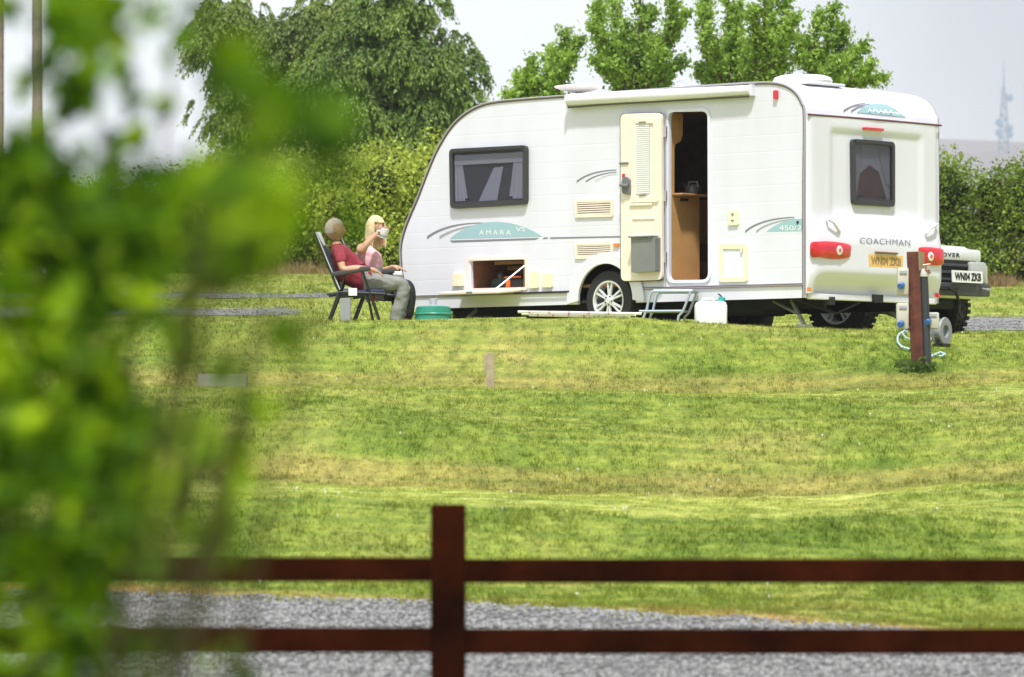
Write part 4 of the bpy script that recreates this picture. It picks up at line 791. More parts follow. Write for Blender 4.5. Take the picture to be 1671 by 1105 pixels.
# ------------------------------------------------------------------ folding chairs
YM = 56.1
M_navy = mat('navy_canvas', (.018,.028,.07), .75, bump=.4, bscale=50); M_tube = mat('dark_tube', (.03,.03,.034), .35, metal=.5); M_pipe = mat('pale_piping', (.62,.62,.66), .6); M_arm = mat('armrest_plastic', (.05,.05,.055), .4)
def chair(label):
    g = gz(P(580,540,YM).x, YM); org = Vector((P(580,540,YM).x, YM, g)); t = empty('folding_chair', org); tag(t, label, 'chair', 'folding chairs in front of the caravan')
    hw = .27; q = lambda x, y, d: P(x, y, YM)+Vector((0, d, 0))
    def zg(p): p = Vector(p); p.z = g; return p
    # backrest: padded panel between two rails
    B0, B1 = q(553,474,0), q(515,381,0)
    mb = MB(); n = 8; vs = []
    ax = (B1-B0).normalized(); nn = Vector((-ax.z, 0, ax.x))
    for th in (0, 1):
        for i in range(n+1):
            a = i/n; base = B0.lerp(B1, a)
            for j in range(7):
                bnd = (j/6-.5)*2; sag = -.06*(1-bnd*bnd)*math.sin(min(1, a*1.1)*math.pi*.9+.2)
                vs.append(base+Vector((0, bnd*hw*.95, 0))-nn*(sag*-1+ (.014 if th else -.014)))
    m_ = (n+1)*7; fs = [(i*7+j, i*7+j+1, (i+1)*7+j+1, (i+1)*7+j) for i in range(n) for j in range(6)]; fs += [tuple(k+m_ for k in reversed(f)) for f in fs]
    per = [j for j in range(6)]+[i*7+6 for i in range(n)]+[n*7+j for j in range(6, 0, -1)]+[i*7 for i in range(n, 0, -1)]
    fs += [(per[k], per[(k+1)%len(per)], m_+per[(k+1)%len(per)], m_+per[k]) for k in range(len(per))]
    mb.add(vs, fs); bk = mb.build('backrest', M_navy, t, org, smooth=True)
    mb = MB()
    for s_ in (-1, 1): mb.tube([q(555,478,s_*hw), q(534,430,s_*hw), q(514,380,s_*hw)], .011, 8)
    mb.tube([q(514,380,-hw), q(513,378,0), q(514,380,hw)], .011, 8); mb.build('back_frame', M_tube, t, org, smooth=True)
    mb = MB(); mb.tube([q(556,474,-hw-.012), q(537,430,-hw-.012), q(517,381,-hw-.012)], .006, 6); mb.build('piping', M_pipe, bk, org)
    mb = MB(); mb.box(q(524,392,0), (.05,.36,.16), Matrix.Rotation(R(-24),3,'Y'), bev=.022); mb.build('head_pad', M_pipe, t, org, smooth=True)
    mb = MB(); mb.box(q(590,479,0), (.50,.50,.055), Matrix.Rotation(R(-3),3,'Y'), bev=.024); mb.build('seat', M_navy, t, org, smooth=True)
    for s_ in (-1, 1):
        mb = MB(); mb.tube([q(542,450,s_*(hw+.03)), q(560,447,s_*(hw+.03)), q(590,441,s_*(hw+.03)), q(606,440,s_*(hw+.03))], [.014,.017,.02,.014], 8, sq=1.5); mb.build('armrest', M_arm, t, org, smooth=True)
        mb = MB(); mb.tube([q(566,447,s_*hw), zg(q(532,540,s_*hw))], .012, 8); mb.build('leg', M_tube, t, org, smooth=True)
        mb = MB(); mb.tube([q(593,444,s_*hw), zg(q(624,540,s_*hw))], .012, 8); mb.build('leg', M_tube, t, org, smooth=True)
        mb = MB(); mb.tube([q(600,483,s_*(hw-.03)), zg(q(612,540,s_*(hw-.03)))], .009, 8); mb.build('brace', M_tube, t, org, smooth=True)
        mb = MB(); mb.tube([q(535,482,s_*hw), q(560,478,s_*hw), q(630,481,s_*hw)], .011, 8); mb.build('seat_rail', M_tube, t, org, smooth=True)
    mb = MB(); mb.tube([q(615,490,-hw), q(615,490,hw)], .009, 8); mb.tube([q(545,500,-hw), q(545,500,hw)], .009, 8); mb.build('cross_bar', M_tube, t, org, smooth=True)
    mb = MB(); mb.box(q(577,478,-hw-.02), (.085,.006,.075)); mb.build('care_tag', M_white, t, org)
    return t
ch1 = chair('dark navy folding chair with pale edging, nearer one, the man in maroon sits in it')
ch2 = copy_tree(ch1); ch2.location = Vector(ch1.location)+Vector((.23, .62, .0)); [bpy.data.objects.remove(o_) for o_ in list(bpy.data.objects) if o_.parent == ch2 and o_.name.startswith('head_pad')]; ch2['label'] = 'navy folding chair behind the first, the woman in pink sits in it'
# ------------------------------------------------------------------ people
def skin_body(name, joints, edges, root, m, parent=None, sub=2, org=None, wrinkle=0):
    """one continuous surface grown over a skeleton; joints: name -> (point, radius_a[, radius_b])"""
    me = bpy.data.meshes.new(name); names = list(joints); org = Vector(org) if org is not None else Vector((0,0,0))
    me.from_pydata([tuple(Vector(joints[k][0])-org) for k in names], [(names.index(a), names.index(b)) for a, b in edges], [])
    o = bpy.data.objects.new(name, me); COL.objects.link(o); o.parent = parent
    sm = o.modifiers.new('skin', 'SKIN'); sm.use_smooth_shade = True
    for i, k in enumerate(names):
        sv = me.skin_vertices[0].data[i]; r = joints[k][1:]; sv.radius = (r[0], r[-1]); sv.use_root = (k == root)
    s = o.modifiers.new('sub', 'SUBSURF'); s.levels = sub; s.render_levels = sub
    dg = bpy.context.evaluated_depsgraph_get(); dg.update(); me2 = bpy.data.meshes.new_from_object(o.evaluated_get(dg)); o.modifiers.clear(); o.data = me2
    if wrinkle:
        from mathutils import noise
        for v in me2.vertices: c_ = v.co+org; v.co += v.normal*(wrinkle*(noise.noise(Vector((c_.x*9, c_.y*7, c_.z*22)))+.6*noise.noise(Vector((c_.x*26, c_.y*16, c_.z*30)))))
    me2.materials.clear(); me2.materials.append(m); me2.name = name
    return o
def head_mesh(c, face, hgt, parent, m, org, tilt=0):
    """head with brow, nose, lips, chin and ears; face = direction it looks in (x, y)"""
    bm = bmesh.new(); bmesh.ops.create_uvsphere(bm, u_segments=28, v_segments=22, radius=1)
    f = Vector((face[0], face[1], 0)).normalized(); l = Vector((0,0,1)).cross(f)
    g = lambda a, b: math.exp(-(a*a)/(b*b))
    for v in bm.verts:
        x, y, z = v.co                           # x forward, y left, z up (unit)
        k = 1.0
        X = x*.82; Y = y*.66; Z = z
        if z < 0: Y *= 1-.30*(-z)**1.5; X = X*(1-.22*(-z)**1.6)+(.10*(-z) if x > 0 else .06*(-z))
        if x < 0: X *= 1.05
        if x > 0:
            X += .17*g(z+.16, .13)*g(y, .13)+.07*g(z-.02, .2)*g(y, .1)             # nose
            X -= .07*g(z-.05, .10)*(g(y-.32, .16)+g(y+.32, .16))                   # eye sockets
            X += .04*g(z-.22, .10)*g(y, .5)                                         # brow
            X += .045*g(z+.45, .06)*g(y, .22)-.03*g(z+.52, .035)*g(y, .22)+.04*g(z+.58, .05)*g(y, .2)
            X += .07*g(z+.82, .14)*g(y, .25)
        v.co = Vector((X, Y, Z))
    s = hgt/2; M = Matrix((f, l, Vector((0,0,1)))).transposed() @ Matrix.Rotation(tilt, 3, 'Y')
    for v in bm.verts: v.co = M @ (v.co*s)
    bm.verts.index_update(); mb = MB(); mb.add([v.co+Vector(c) for v in bm.verts], [tuple(v.index for v in fc.verts) for fc in bm.faces]); bm.free()
    T = lambda x, y, z: Vector(c)+M @ (Vector((x, y, z))*s)
    for sd_ in (-1, 1):                           # ears
        e = [T(-.05+.09*math.cos(a), sd_*(.64+.06*(math.cos(a) < 0)), -.02+.2*math.sin(a)) for a in [i*math.pi/4 for i in range(8)]]
        mb.tube(e+[e[0]], .05*s, 6, cap=False); mb.lathe([(0,.02*s),(.14*s,0)], T(-.05,sd_*.64,-.02), l*sd_, 8)
    h = mb.build('head', m, parent, org, smooth=True)
    me_ = MB(); mi = MB()
    for sd_ in (-1, 1):
        me_.lathe([(.07*s*math.sin(a), .07*s*math.cos(a)) for a in [i*math.pi/10 for i in range(11)]], T(.66, sd_*.29, .04), f, 10)
        mi.lathe([(0,.078*s),(.028*s,.072*s),(.034*s,.062*s)], T(.66, sd_*.29, .04), f, 8)
    me_.build('eyes', mat('eye_white', (.7,.68,.66), .3), h, org, smooth=True); mi.build('irises', mat('iris', (.05,.06,.05), .2), h, org)
    ml = MB(); ml.tube([T(.72,-.2,-.51), T(.80,0,-.5), T(.72,.2,-.51)], [.015*s,.035*s,.015*s], 6); ml.build('lips', mat('lips', (.48,.18,.15), .5), h, org, smooth=True)
    mbw = MB()
    for sd_ in (-1, 1): mbw.tube([T(.70,sd_*.15,.22), T(.70,sd_*.3,.27), T(.6,sd_*.45,.22)], .022*s, 5)
    mbw.build('eyebrows', mat('brow_hair', (.20,.15,.10), .8), h, org)
    return h, T
def hand_joints(pre, wrist, d, up, spread, s, curl, J, E, wr):
    """palm plus five fingers of unequal length, all grown from the wrist joint"""
    d = Vector(d).normalized(); sp = Vector(spread).normalized(); cl = Vector(up).normalized()
    J[pre+'palm'] = (Vector(wrist)+d*.05*s, .020*s, .034*s if False else .024*s); E.append((wr, pre+'palm'))
    base = Vector(wrist)+d*.05*s
    for i, (ln, o) in enumerate(((.070,-.030),(.080,-.010),(.074,.010),(.058,.029))):
        a = base+sp*o*s+d*.035*s; J[f'{pre}k{i}'] = (a, .0105*s); E.append((pre+'palm', f'{pre}k{i}')); p = a; dd = d; pr = f'{pre}k{i}'
        for k, fr in enumerate((.45, .3, .25)):
            dd = (dd+cl*curl).normalized(); p = p+dd*ln*fr*s; nm = f'{pre}f{i}{k}'; J[nm] = (p, (.0092, .0085, .007)[k]*s); E.append((pr, nm)); pr = nm
    p = Vector(wrist)+d*.02*s-sp*.03*s; J[pre+'t0'] = (p, .011*s); E.append((wr, pre+'t0')); p2 = p+(d*.6-sp*.6+cl*.4).normalized()*.035*s; J[pre+'t1'] = (p2, .0095*s); E.append((pre+'t0', pre+'t1')); p3 = p2+(d*.9+cl*.5).normalized()*.03*s; J[pre+'t2'] = (p3, .008*s); E.append((pre+'t1', pre+'t2'))
M_skin = mat('skin_tanned', (.50,.27,.17), .55, var=.06, vscale=14); M_skinw = mat('skin_fair', (.60,.34,.22), .55, var=.05, vscale=14)
def cloth(name, col, **k): return mat(name, col, .85, var=.14, vscale=11, bump=.6, bscale=16, **k)
def man():
    Y = YM; g = gz(P(590,540,Y).x, Y); org = Vector((P(590,540,Y).x, Y, g)); t = empty('person', org)
    tag(t, 'man in a maroon polo shirt and grey trousers leaning back in the nearer chair', 'person')
    q = lambda x, y, d=0: P(x, y, Y)+Vector((0, d, 0))
    n_, f_ = -.19, .19
    hips = q(580,463); J = {}; E = []
    # whole body, one surface in skin colour
    J['hip'] = (q(590,468), .04, .05); J['waist'] = (q(575,447), .07, .09); J['chest'] = (q(561,423), .10, .13); J['neck0'] = (q(549,403), .062); J['neck1'] = (q(547,393), .055)
    E += [('hip','waist'),('waist','chest'),('chest','neck0'),('neck0','neck1')]
    for s_, pre in ((-1,'n'),(1,'f')):
        J[pre+'sh'] = (q(553,411,s_*.185), .058); J[pre+'el'] = (q(561,443,s_*.275), .042); J[pre+'fa'] = (q(582,440,s_*.285), .040); J[pre+'wr'] = (q(603,440,s_*.28), .027)
        E += [('chest',pre+'sh'),(pre+'sh',pre+'el'),(pre+'el',pre+'fa'),(pre+'fa',pre+'wr')]
        hand_joints(pre, J[pre+'wr'][0], (1,0,-.35), (.1,0,-1), (0,1,0) if s_ > 0 else (0,-1,0), 1.05, .28, J, E, pre+'wr')
        J[pre+'th0'] = (q(606,466,s_*.07), .04); J[pre+'kn'] = (q(660 if s_<0 else 654,463,s_*.16), .052); J[pre+'ca'] = (q(656,487,s_*.16), .056); J[pre+'an'] = (q(642,526,s_*.15), .038)
        J[pre+'he'] = (Vector((q(640,530).x, Y+s_*.15, g+.05)), .035); J[pre+'to'] = (Vector((q(640,530).x+.17, Y+s_*.17, g+.035)), .03)
        E += [('hip',pre+'th0'),(pre+'th0',pre+'kn'),(pre+'kn',pre+'ca'),(pre+'ca',pre+'an'),(pre+'an',pre+'he'),(pre+'he',pre+'to')]
    skin_body('body', J, E, 'hip', M_skin, t, org=org)
    h, T = head_mesh(q(546.5,375), (1,.12), .235, t, M_skin, org, tilt=-.05)
    # close-cropped hair cap
    bm = bmesh.new(); bmesh.ops.create_uvsphere(bm, u_segments=28, v_segments=20, radius=1); vs = []; keep = {}
    for v in bm.verts:
        x, y, z = v.co; keep[v.index] = (z > .33) or (x < -.05 and z > -.35) ; vs.append(T(x*.82*(1.05 if x < 0 else 1)*1.035, y*.66*1.04, z*1.03))
    fs = [tuple(v.index for v in f.verts) for f in bm.faces if all(keep[v.index] for v in f.verts)]; bm.free()
    mb = MB(); mb.add(vs, fs); mb.build('hair', mat('cropped_grey_hair', (.50,.42,.35), .9, var=.2, vscale=60, bump=.6, bscale=200), t, org, smooth=True)
    J = {}; E = []
    J['hip'] = (q(582,468), .175, .18); J['w'] = (q(572,448), .150, .175); J['c'] = (q(561,424), .138, .185); J['n'] = (q(552,406), .085, .095); J['hem'] = (q(594,466), .135, .165); E += [('hip','w'),('w','c'),('c','n'),('hip','hem')]
    for s_ in (-1, 1):
        J[f's{s_}'] = (q(554,412,s_*.19), .072); J[f'a{s_}'] = (q(559,432,s_*.255), .062); E += [('c',f's{s_}'),(f's{s_}',f'a{s_}')]
    skin_body('polo_shirt', J, E, 'hip', cloth('maroon_cotton', (.30,.028,.055)), t, org=org, sub=3, wrinkle=.012)
    mb = MB(); c0 = q(549,401); mb.tube([c0+Vector((.07*math.cos(a), .07*math.sin(a), .012*math.cos(a))) for a in [i*math.pi/6 for i in range(13)]], .014, 6); mb.build('collar', MATS['maroon_cotton'], t, org, smooth=True)
    J = {}; E = []
    J['p'] = (q(590,467), .145, .17)
    for s_ in (-1, 1):
        k = q(663 if s_ < 0 else 656,463,s_*.16)
        J[f't{s_}'] = (q(610,463,s_*.11), .098); J[f'k{s_}'] = (k, .085); J[f'c{s_}'] = (q(657,488,s_*.16), .082); J[f'a{s_}'] = (q(642,534,s_*.155), .078)
        E += [('p',f't{s_}'),(f't{s_}',f'k{s_}'),(f'k{s_}',f'c{s_}'),(f'c{s_}',f'a{s_}')]
    skin_body('trousers', J, E, 'p', cloth('grey_trouser_cloth', (.21,.215,.20)), t, org=org, sub=3, wrinkle=.014)
    for s_ in (-1, 1):
        bx = q(640,530).x; mb = MB(); mb.box((bx+.07, Y+s_*.155, g+.045), (.29,.10,.09), bev=.035); mb.build('shoe', M_blk, t, org, smooth=True)
man()
def woman():
    Y = YM+.62; g = gz(P(620,540,Y).x, Y); org = Vector((P(620,540,Y).x, Y, g)); t = empty('person', org)
    tag(t, 'blonde woman in a pink vest top drinking from a white mug', 'person')
    q = lambda x, y, d=0: P(x, y, Y)+Vector((0, d, 0)); J = {}; E = []
    J['hip'] = (q(610,466), .09, .11); J['waist'] = (q(604,445), .075, .09); J['chest'] = (q(600,418), .08, .10); J['neck0'] = (q(599,400), .052); J['neck1'] = (q(604,389), .046)
    E += [('hip','waist'),('waist','chest'),('chest','neck0'),('neck0','neck1')]
    J['nsh'] = (q(590,404,-.17), .05); J['nel'] = (q(589,414,-.38), .041); J['nfa'] = (q(602,398,-.36), .037); J['nwr'] = (q(614,384,-.24), .026)
    E += [('chest','nsh'),('nsh','nel'),('nel','nfa'),('nfa','nwr')]
    hand_joints('n', J['nwr'][0], (.75,.25,.35), (.5,.8,0), (0,.1,1), 1.0, .42, J, E, 'nwr')
    J['fsh'] = (q(606,405,.16), .048); J['fel'] = (q(610,441,.22), .038); J['ffa'] = (q(628,441,.12), .035); J['fwr'] = (q(641,435,.02), .024)
    E += [('chest','fsh'),('fsh','fel'),('fel','ffa'),('ffa','fwr')]
    hand_joints('f', J['fwr'][0], (1,-.1,-.2), (.1,0,-1), (0,1,0), .95, .25, J, E, 'fwr')
    for s_, pre in ((-1,'n'),(1,'f')):
        J[pre+'th'] = (q(622,466,s_*.10), .088); J[pre+'kn'] = (q(668,465,s_*.12), .058); J[pre+'ca'] = (q(669,490,s_*.12), .052); J[pre+'an'] = (q(663,526,s_*.11), .034)
        J[pre+'to'] = (Vector((q(663,530).x+.14, Y+s_*.12, g+.035)), .03); E += [('hip',pre+'th'),(pre+'th',pre+'kn'),(pre+'kn',pre+'ca'),(pre+'ca',pre+'an'),(pre+'an',pre+'to')]
    skin_body('body', J, E, 'hip', M_skinw, t, org=org)
    fx_, fy_ = .62, -.78
    h, T = head_mesh(q(613,371), (fx_, fy_), .225, t, M_skinw, org, tilt=-.08)
    J = {}; E = []
    J['hip'] = (q(606,464), .155, .17); J['w'] = (q(600,446), .155, .16); J['b'] = (q(602,425), .178, .175); J['c'] = (q(597,411), .128, .145); E += [('hip','w'),('w','b'),('b','c')]
    for s_ in (-1, 1): J[f's{s_}'] = (q(594,402,s_*.12), .048); E.append(('c', f's{s_}'))
    skin_body('vest_top', J, E, 'hip', cloth('pink_cotton', (.80,.46,.50)), t, org=org, sub=3, wrinkle=.010)
    J = {}; E = []; J['p'] = (q(612,468), .135, .165)
    for s_ in (-1, 1):
        J[f't{s_}'] = (q(630,466,s_*.105), .093); J[f'k{s_}'] = (q(668,465,s_*.12), .07); J[f'c{s_}'] = (q(669,489,s_*.12), .066); J[f'a{s_}'] = (q(664,524,s_*.11), .056)
        E += [('p',f't{s_}'),(f't{s_}',f'k{s_}'),(f'k{s_}',f'c{s_}'),(f'c{s_}',f'a{s_}')]
    skin_body('trousers', J, E, 'p', cloth('black_trouser_cloth', (.018,.017,.02)), t, org=org)
    for s_ in (-1, 1): mb = MB(); mb.box((q(663,530).x+.06, Y+s_*.115, g+.04), (.25,.085,.075), bev=.03); mb.build('shoe', M_blk, t, org, smooth=True)
    # hair: locks from the crown down to the shoulders, with a fringe
    mb = MB(); rng = random.Random(4)
    for i in range(260):
        a = rng.uniform(.9, 2*math.pi-.9); fr = False
        if i % 5 == 0: a = rng.uniform(-.95, .95); fr = True
        rr_ = 1.0; ln = rng.uniform(1.1, 1.95) if not fr else 0
        ca, sa = math.cos(a), math.sin(a); pts = [T(ca*.12, sa*.12, 1.05)]
        for k in range(1, 5): b = k/4*math.pi/2*.92; pts.append(T(ca*.86*math.sin(b)*1.09, sa*.70*math.sin(b)*1.12, math.cos(b)*1.05))
        if fr: pts = pts[:4]+[T(ca*.90, sa*.74, .30+.1*abs(a))]
        else:
            p = (ca*.93, sa*.80)
            for k in range(1, 5): d_ = ln*k/4; pts.append(T(p[0]*(1+.05*math.sin(k))-.05*d_+.05*math.sin(i*1.7+k*1.3), p[1]*(1.0+.03*k)+.05*math.cos(i*2.1+k*1.1), .05-d_))
        r0 = rng.uniform(.005,.009); mb.tube(pts, [r0]*(len(pts)-1)+[.004], 5)
    mb.build('hair', mat('blonde_hair', (.80,.65,.38), .5, var=.18, vscale=30), t, org, smooth=True)
    return q, T, J
q_w, T_w, _ = woman()
# mug in her hand
YW = YM+.62; mc = P(627.5,383,YW)+Vector((0,-.26,0)); mg = empty('mug', mc); tag(mg, 'white mug tipped up in the woman’s hand at her mouth'.replace('’', "'"), 'mug')
axm = Vector((.28,-.1,1)).normalized(); mb = MB(); mb.lathe([(.0,-.05),(.036,-.05),(.039,-.045),(.041,.05),(.038,.05),(.036,-.042),(0,-.042)], (0,0,0), axm, 20); mb.build('mug_body', mat('white_glaze', (.78,.79,.8), .2, coat=.4), mg, smooth=True)
mb = MB(); mb.tube([Vector((-.038,0,.03)), Vector((-.07,0,.03)), Vector((-.075,0,-.02)), Vector((-.038,0,-.03))], .006, 6); mb.build('mug_handle', MATS['white_glaze'], mg, smooth=True)
mb = MB(); mb.lathe([(.0412,-.03),(.0412,-.018)], (0,0,0), axm, 20); mb.build('mug_band', M_dgrey, mg)
nk = empty('napkin', P(649,447,YW)+Vector((0,0,.0))); tag(nk, 'small white folded napkin on the woman\'s knee under her hand', 'napkin'); mb = MB(); mb.box((0,-.02,0), (.10,.10,.05), bev=.015); mb.build('folded_paper', M_white, nk, smooth=True)
# ------------------------------------------------------------------ small things round the caravan
def wthing(name, px, Y, label, cat, rz=0, dz=0, **k):
    X = (px-CX)/F*Y; e = empty(name, (X, Y, gz(X, Y)+dz), rz); tag(e, label, cat, **k); return e
t = wthing('green_tub', 707, 55.9, 'green plastic tub lying upside down on the grass by the caravan nose', 'tub')
mb = MB(); mb.lathe([(.20,0),(.195,.02),(.185,.17),(.17,.235),(.15,.245),(.10,.225),(0,.22)], (0,0,0), n=30); mb.build('tub_body', mat('green_plastic', (.02,.22,.15), .35), t, smooth=True)
mb = MB(); mb.lathe([(.19,.155),(.198,.165),(.188,.178)], (0,0,0), n=30); mb.build('tub_rim', MATS['green_plastic'], t, smooth=True)
t = wthing('clear_jug', 707, 55.9, 'clear crumpled plastic beaker standing on the green tub', 'beaker', dz=.222)
mgl = glass_mat('clear_plastic', (.8,.82,.85), .35); mb = MB(); mb.lathe([(.0,0),(.03,0),(.035,.01),(.032,.04),(.05,.10),(.046,.102),(.03,.04)], (0,0,0), n=12); mb.build('beaker_wall', mgl, t)
t = wthing('small_grey_box', 564, 58.2, 'small grey utility box standing on the grass behind the chairs', 'box')
mb = MB(); mb.box((0,0,.17), (.11,.11,.34), bev=.01); mb.build('box_body', mat('box_grey', (.3,.31,.32), .6), t); mb = MB(); mb.box((0,0,.35), (.125,.125,.02), bev=.005); mb.build('box_lid', MATS['box_grey'], t)
# bundle of awning poles
Yp = 53.9; zs_ = lambda x, y, d=0: P(x, y, Yp)+Vector((0, d, 0)); rt = empty('awning_poles', zs_(950,520)); tag(rt, 'bundle of long white and red striped awning poles lying below the wheel', 'poles')
og = zs_(950,520); M_pole = mat('pole_white', (.75,.72,.70), .45)
for k, (ya, yb, dd) in enumerate(((509,512,0),(512,513.5,.05),(511,516,.1),(514,517,.02))):
    A, B = zs_(845+6*k,ya,dd), zs_(1047-9*k,yb,dd); mb = MB(); mb.tube([A, B], .013, 8); pl_ = mb.build('pole', M_pole, rt, og, smooth=True)
    mb = MB(); n = 5
    for j in range(n): a = (j+.4)/n*.8+.02; mb.tube([A.lerp(B, a), A.lerp(B, a+.018)], .0142, 8)
    mb.build('red_bands', mat('faded_red', (.55,.34,.30), .6), pl_, og)['kind'] = 'stuff'
# folding step
t = wthing('folding_step', 1093, 54.75, 'blue-grey tubular folding step placed below the open door', 'step', rz=R(-12)); M_st = mat('step_tube', (.42,.48,.56), .4, metal=.4)
for s_ in (-1, 1):
    mb = MB(); mb.tube([(-.28,s_*.17,.0),(-.20,s_*.17,.20),(-.165,s_*.17,.35),(-.14,s_*.17,.375),(.26,s_*.17,.375)], .013, 8); mb.build('frame', M_st, t, smooth=True)
    mb = MB(); mb.tube([(.24,s_*.17,.37),(.19,s_*.17,.24),(.16,s_*.17,.17),(.12,s_*.17,.13),(.10,s_*.17,0)], .013, 8); mb.build('leg', M_st, t, smooth=True)
mb = MB(); mb.box((.06,0,.385), (.40,.34,.022), bev=.008); mb.build('top_tread', M_st, t); mb = MB(); mb.box((-.06,-.02,.18), (.44,.33,.022), bev=.008); mb.build('lower_tread', M_st, t)
# water container
t = wthing('water_container', 1160, 54.25, 'white plastic water container with a teal cap next to the step', 'container', rz=R(4)); M_jc = mat('milky_plastic', (.80,.84,.86), .35)
mb = MB(); mb.box((0,0,.14), (.315,.18,.28), bev=.045); mb.build('tank', M_jc, t, smooth=True); mb = MB(); mb.tube([(-.09,0,.27),(-.08,0,.305),(.02,0,.305),(.03,0,.27)], .014, 8); mb.build('carry_handle', M_jc, t, smooth=True)
mb = MB(); mb.lathe([(.034,0),(.034,.045),(.028,.05),(0,.05)], (.10,0,.272), (.25,0,1), 16); mb.build('cap', mat('teal_cap', (.02,.34,.34), .4), t, smooth=True); mb = MB(); mb.tube([(.11,0,.32),(.085,0,.345),(.07,0,.35)], .008, 6); mb.build('vent_tap', M_blk, t)
# hook-up post with sockets
Yq = 50.3; PB = P(1500,622,Yq); bx, bz = PB.x, gz(PB.x, Yq); post = empty('hookup_post', (bx, Yq, bz)); tag(post, 'leaning red-brown timber service post with blue sockets and a tap', 'service post')
og = Vector((bx, Yq, bz)); q = lambda x, y, d=0: P(x, y, Yq)+Vector((0, d, 0)); M_pw = mat('redbrown_timber', (.07,.016,.010), .75, col2=(.17,.05,.03), vscale=7, bump=.5, bscale=25); M_ol = mat('weathered_cut', (.30,.24,.14), .8, bump=.3)
mb = MB(); tl, bl = q(1489.5,411), q(1499,640); d = (tl-bl); rot = Matrix.Rotation(R(28),3,'Z')
def lean(mb, a, b, wx, wy, rot):
    c = [rot @ Vector((x*wx/2, y*wy/2, 0)) for x, y in ((-1,-1),(1,-1),(1,1),(-1,1))]; mb.add([a+v for v in c]+[b+v for v in c], [(0,1,2,3),(7,6,5,4),(0,1,5,4),(1,2,6,5),(2,3,7,6),(3,0,4,7)])
lean(mb, bl, tl, .083, .083, Matrix.Rotation(R(-52),3,'Z')); mb.build('timber', M_pw, post, og, bevel=.004)
mb = MB(); lean(mb, tl+Vector((.068,.03,-.17)), tl+Vector((.064,.03,.003)), .05, .09, Matrix.Rotation(R(-32),3,'Z')); mb.build('packing_block', M_ol, post, og)
mb = MB(); mb.tube([q(1515,640,.04), q(1508,462,.04), q(1507,440,.04)], [.042,.042,.038], 12); mb.build('cable_duct', mat('duct_grey', (.035,.04,.045), .5, var=.2), post, og, smooth=True)
mb = MB(); mb.lathe([(.042,0),(.048,.005),(.048,.05),(.03,.08),(.02,.08)], q(1507.5,452,.04), (0,0,1), 14); mb.build('duct_cap', mat('cap_pale', (.5,.5,.46), .5), post, og, smooth=True)
M_bx = mat('socket_box_cream', (.52,.50,.42), .5, var=.05); M_blu = mat('socket_blue', (.03,.13,.38), .35)
for (x, y, hw_, hh_) in ((1473.5,459.5,.052,.125),(1473,516,.055,.12),(1522,523,.062,.075)):
    mb = MB(); mb.box(q(x,y,.03 if x < 1500 else .1), (hw_*2,.12,hh_*2), bev=.014); b_ = mb.build('socket_box', M_bx, post, og, smooth=True)
    sx_ = x-2 if x < 1500 else 1516; sy_ = y+6 if y < 500 else (y+12 if x < 1500 else 524); mb = MB(); mb.lathe([(0,.055),(.024,.055),(.029,.05),(.029,.0)], q(sx_,sy_,-.03 if x < 1500 else .04), (-.4,-1,-.25), 16); mb.build('socket', M_blu, b_, og, smooth=True)
    mb = MB(); mb.box(q(x,y-hh_*120,-.035 if x < 1500 else .035), (hw_*1.3,.01,.03), bev=.003); mb.build('rating_label', mat('label_grey', (.35,.37,.40), .5), b_, og)
M_br = mat('brass_tap', (.32,.12,.08), .4, metal=.5)
mb = MB(); mb.tube([q(1500,444,.02), q(1512,441,0), q(1516,441,0), q(1517,447,0)], .010, 8); mb.tube([q(1511,441,0), q(1511,434,0)], .008, 6); mb.tube([q(1506,433,0), q(1518,431,0)], .008, 6); mb.build('tap', M_br, post, og, smooth=True)
mb = MB(); mb.lathe([(.085,-.035),(.105,-.03),(.105,.03),(.085,.035),(.06,.03),(.06,-.03),(.085,-.035)], q(1535,527,.2), (1,-.35,0), 22); cr_ = MB(); tw = wthing('cable_reel', 1536, 51.6, 'grey round cable reel standing behind the timber service post', 'reel')
mm = MB(); mm.lathe([(.06,-.05),(.125,-.05),(.13,-.035),(.09,-.03),(.09,.03),(.13,.035),(.125,.05),(.06,.05),(.06,-.05)], (0,0,.14), (1,-.6,0), 24); mm.build('drum', mat('reel_grey', (.28,.29,.31), .5), tw, smooth=True); mm = MB(); mm.tube([(-.05,.03,.0),(.05,-.03,.0)], .02, 6); mm.box((0,0,.012),(.16,.14,.02)); mm.build('reel_foot', M_blk, tw)
# hoses on the grass
def ground_line(pts, lift, r, name, m, label):
    w3 = []
    for x, y in catmull([(a, b, 0) for a, b in pts], 6) and [(v[0], v[1]) for v in catmull([(a, b, 0) for a, b in pts], 6)]:
        lo, hi = 49.2, 53.2; best = None              # where the ray meets the bank
        for k in range(80):
            Y = lo+(hi-lo)*k/79; X = (x-CX)/F*Y; z = CZ+(HY-y)/F*Y
            if best is None and gz(X, Y) >= z: best = (X, Y, gz(X, Y)+lift)
        if best: w3.append(best)
    if len(w3) > 2:
        o_ = Vector(w3[0]); mb = MB(); mb.tube(w3, r, 6); o = mb.build(name, m, None, o_, smooth=True); o.location = o_; tag(o, label, 'hose', 'hoses lying on the bank by the service post')
M_hose = mat('pale_blue_hose', (.42,.55,.60), .35)
ground_line([(1481,547),(1470,549),(1465,556),(1466,566),(1474,573),(1484,576)], .03, .010, 'hose', M_hose, 'pale blue hose looping out left of the timber service post')
ground_line([(1480,545),(1473,552),(1478,560),(1486,562)], .05, .007, 'hose', M_hose, 'thin inner loop of pale hose close against the post')
ground_line([(1513,592),(1524,586),(1535,582),(1542,585),(1532,588)], .03, .010, 'hose', M_hose, 'short pale hose end on the grass right of the post')
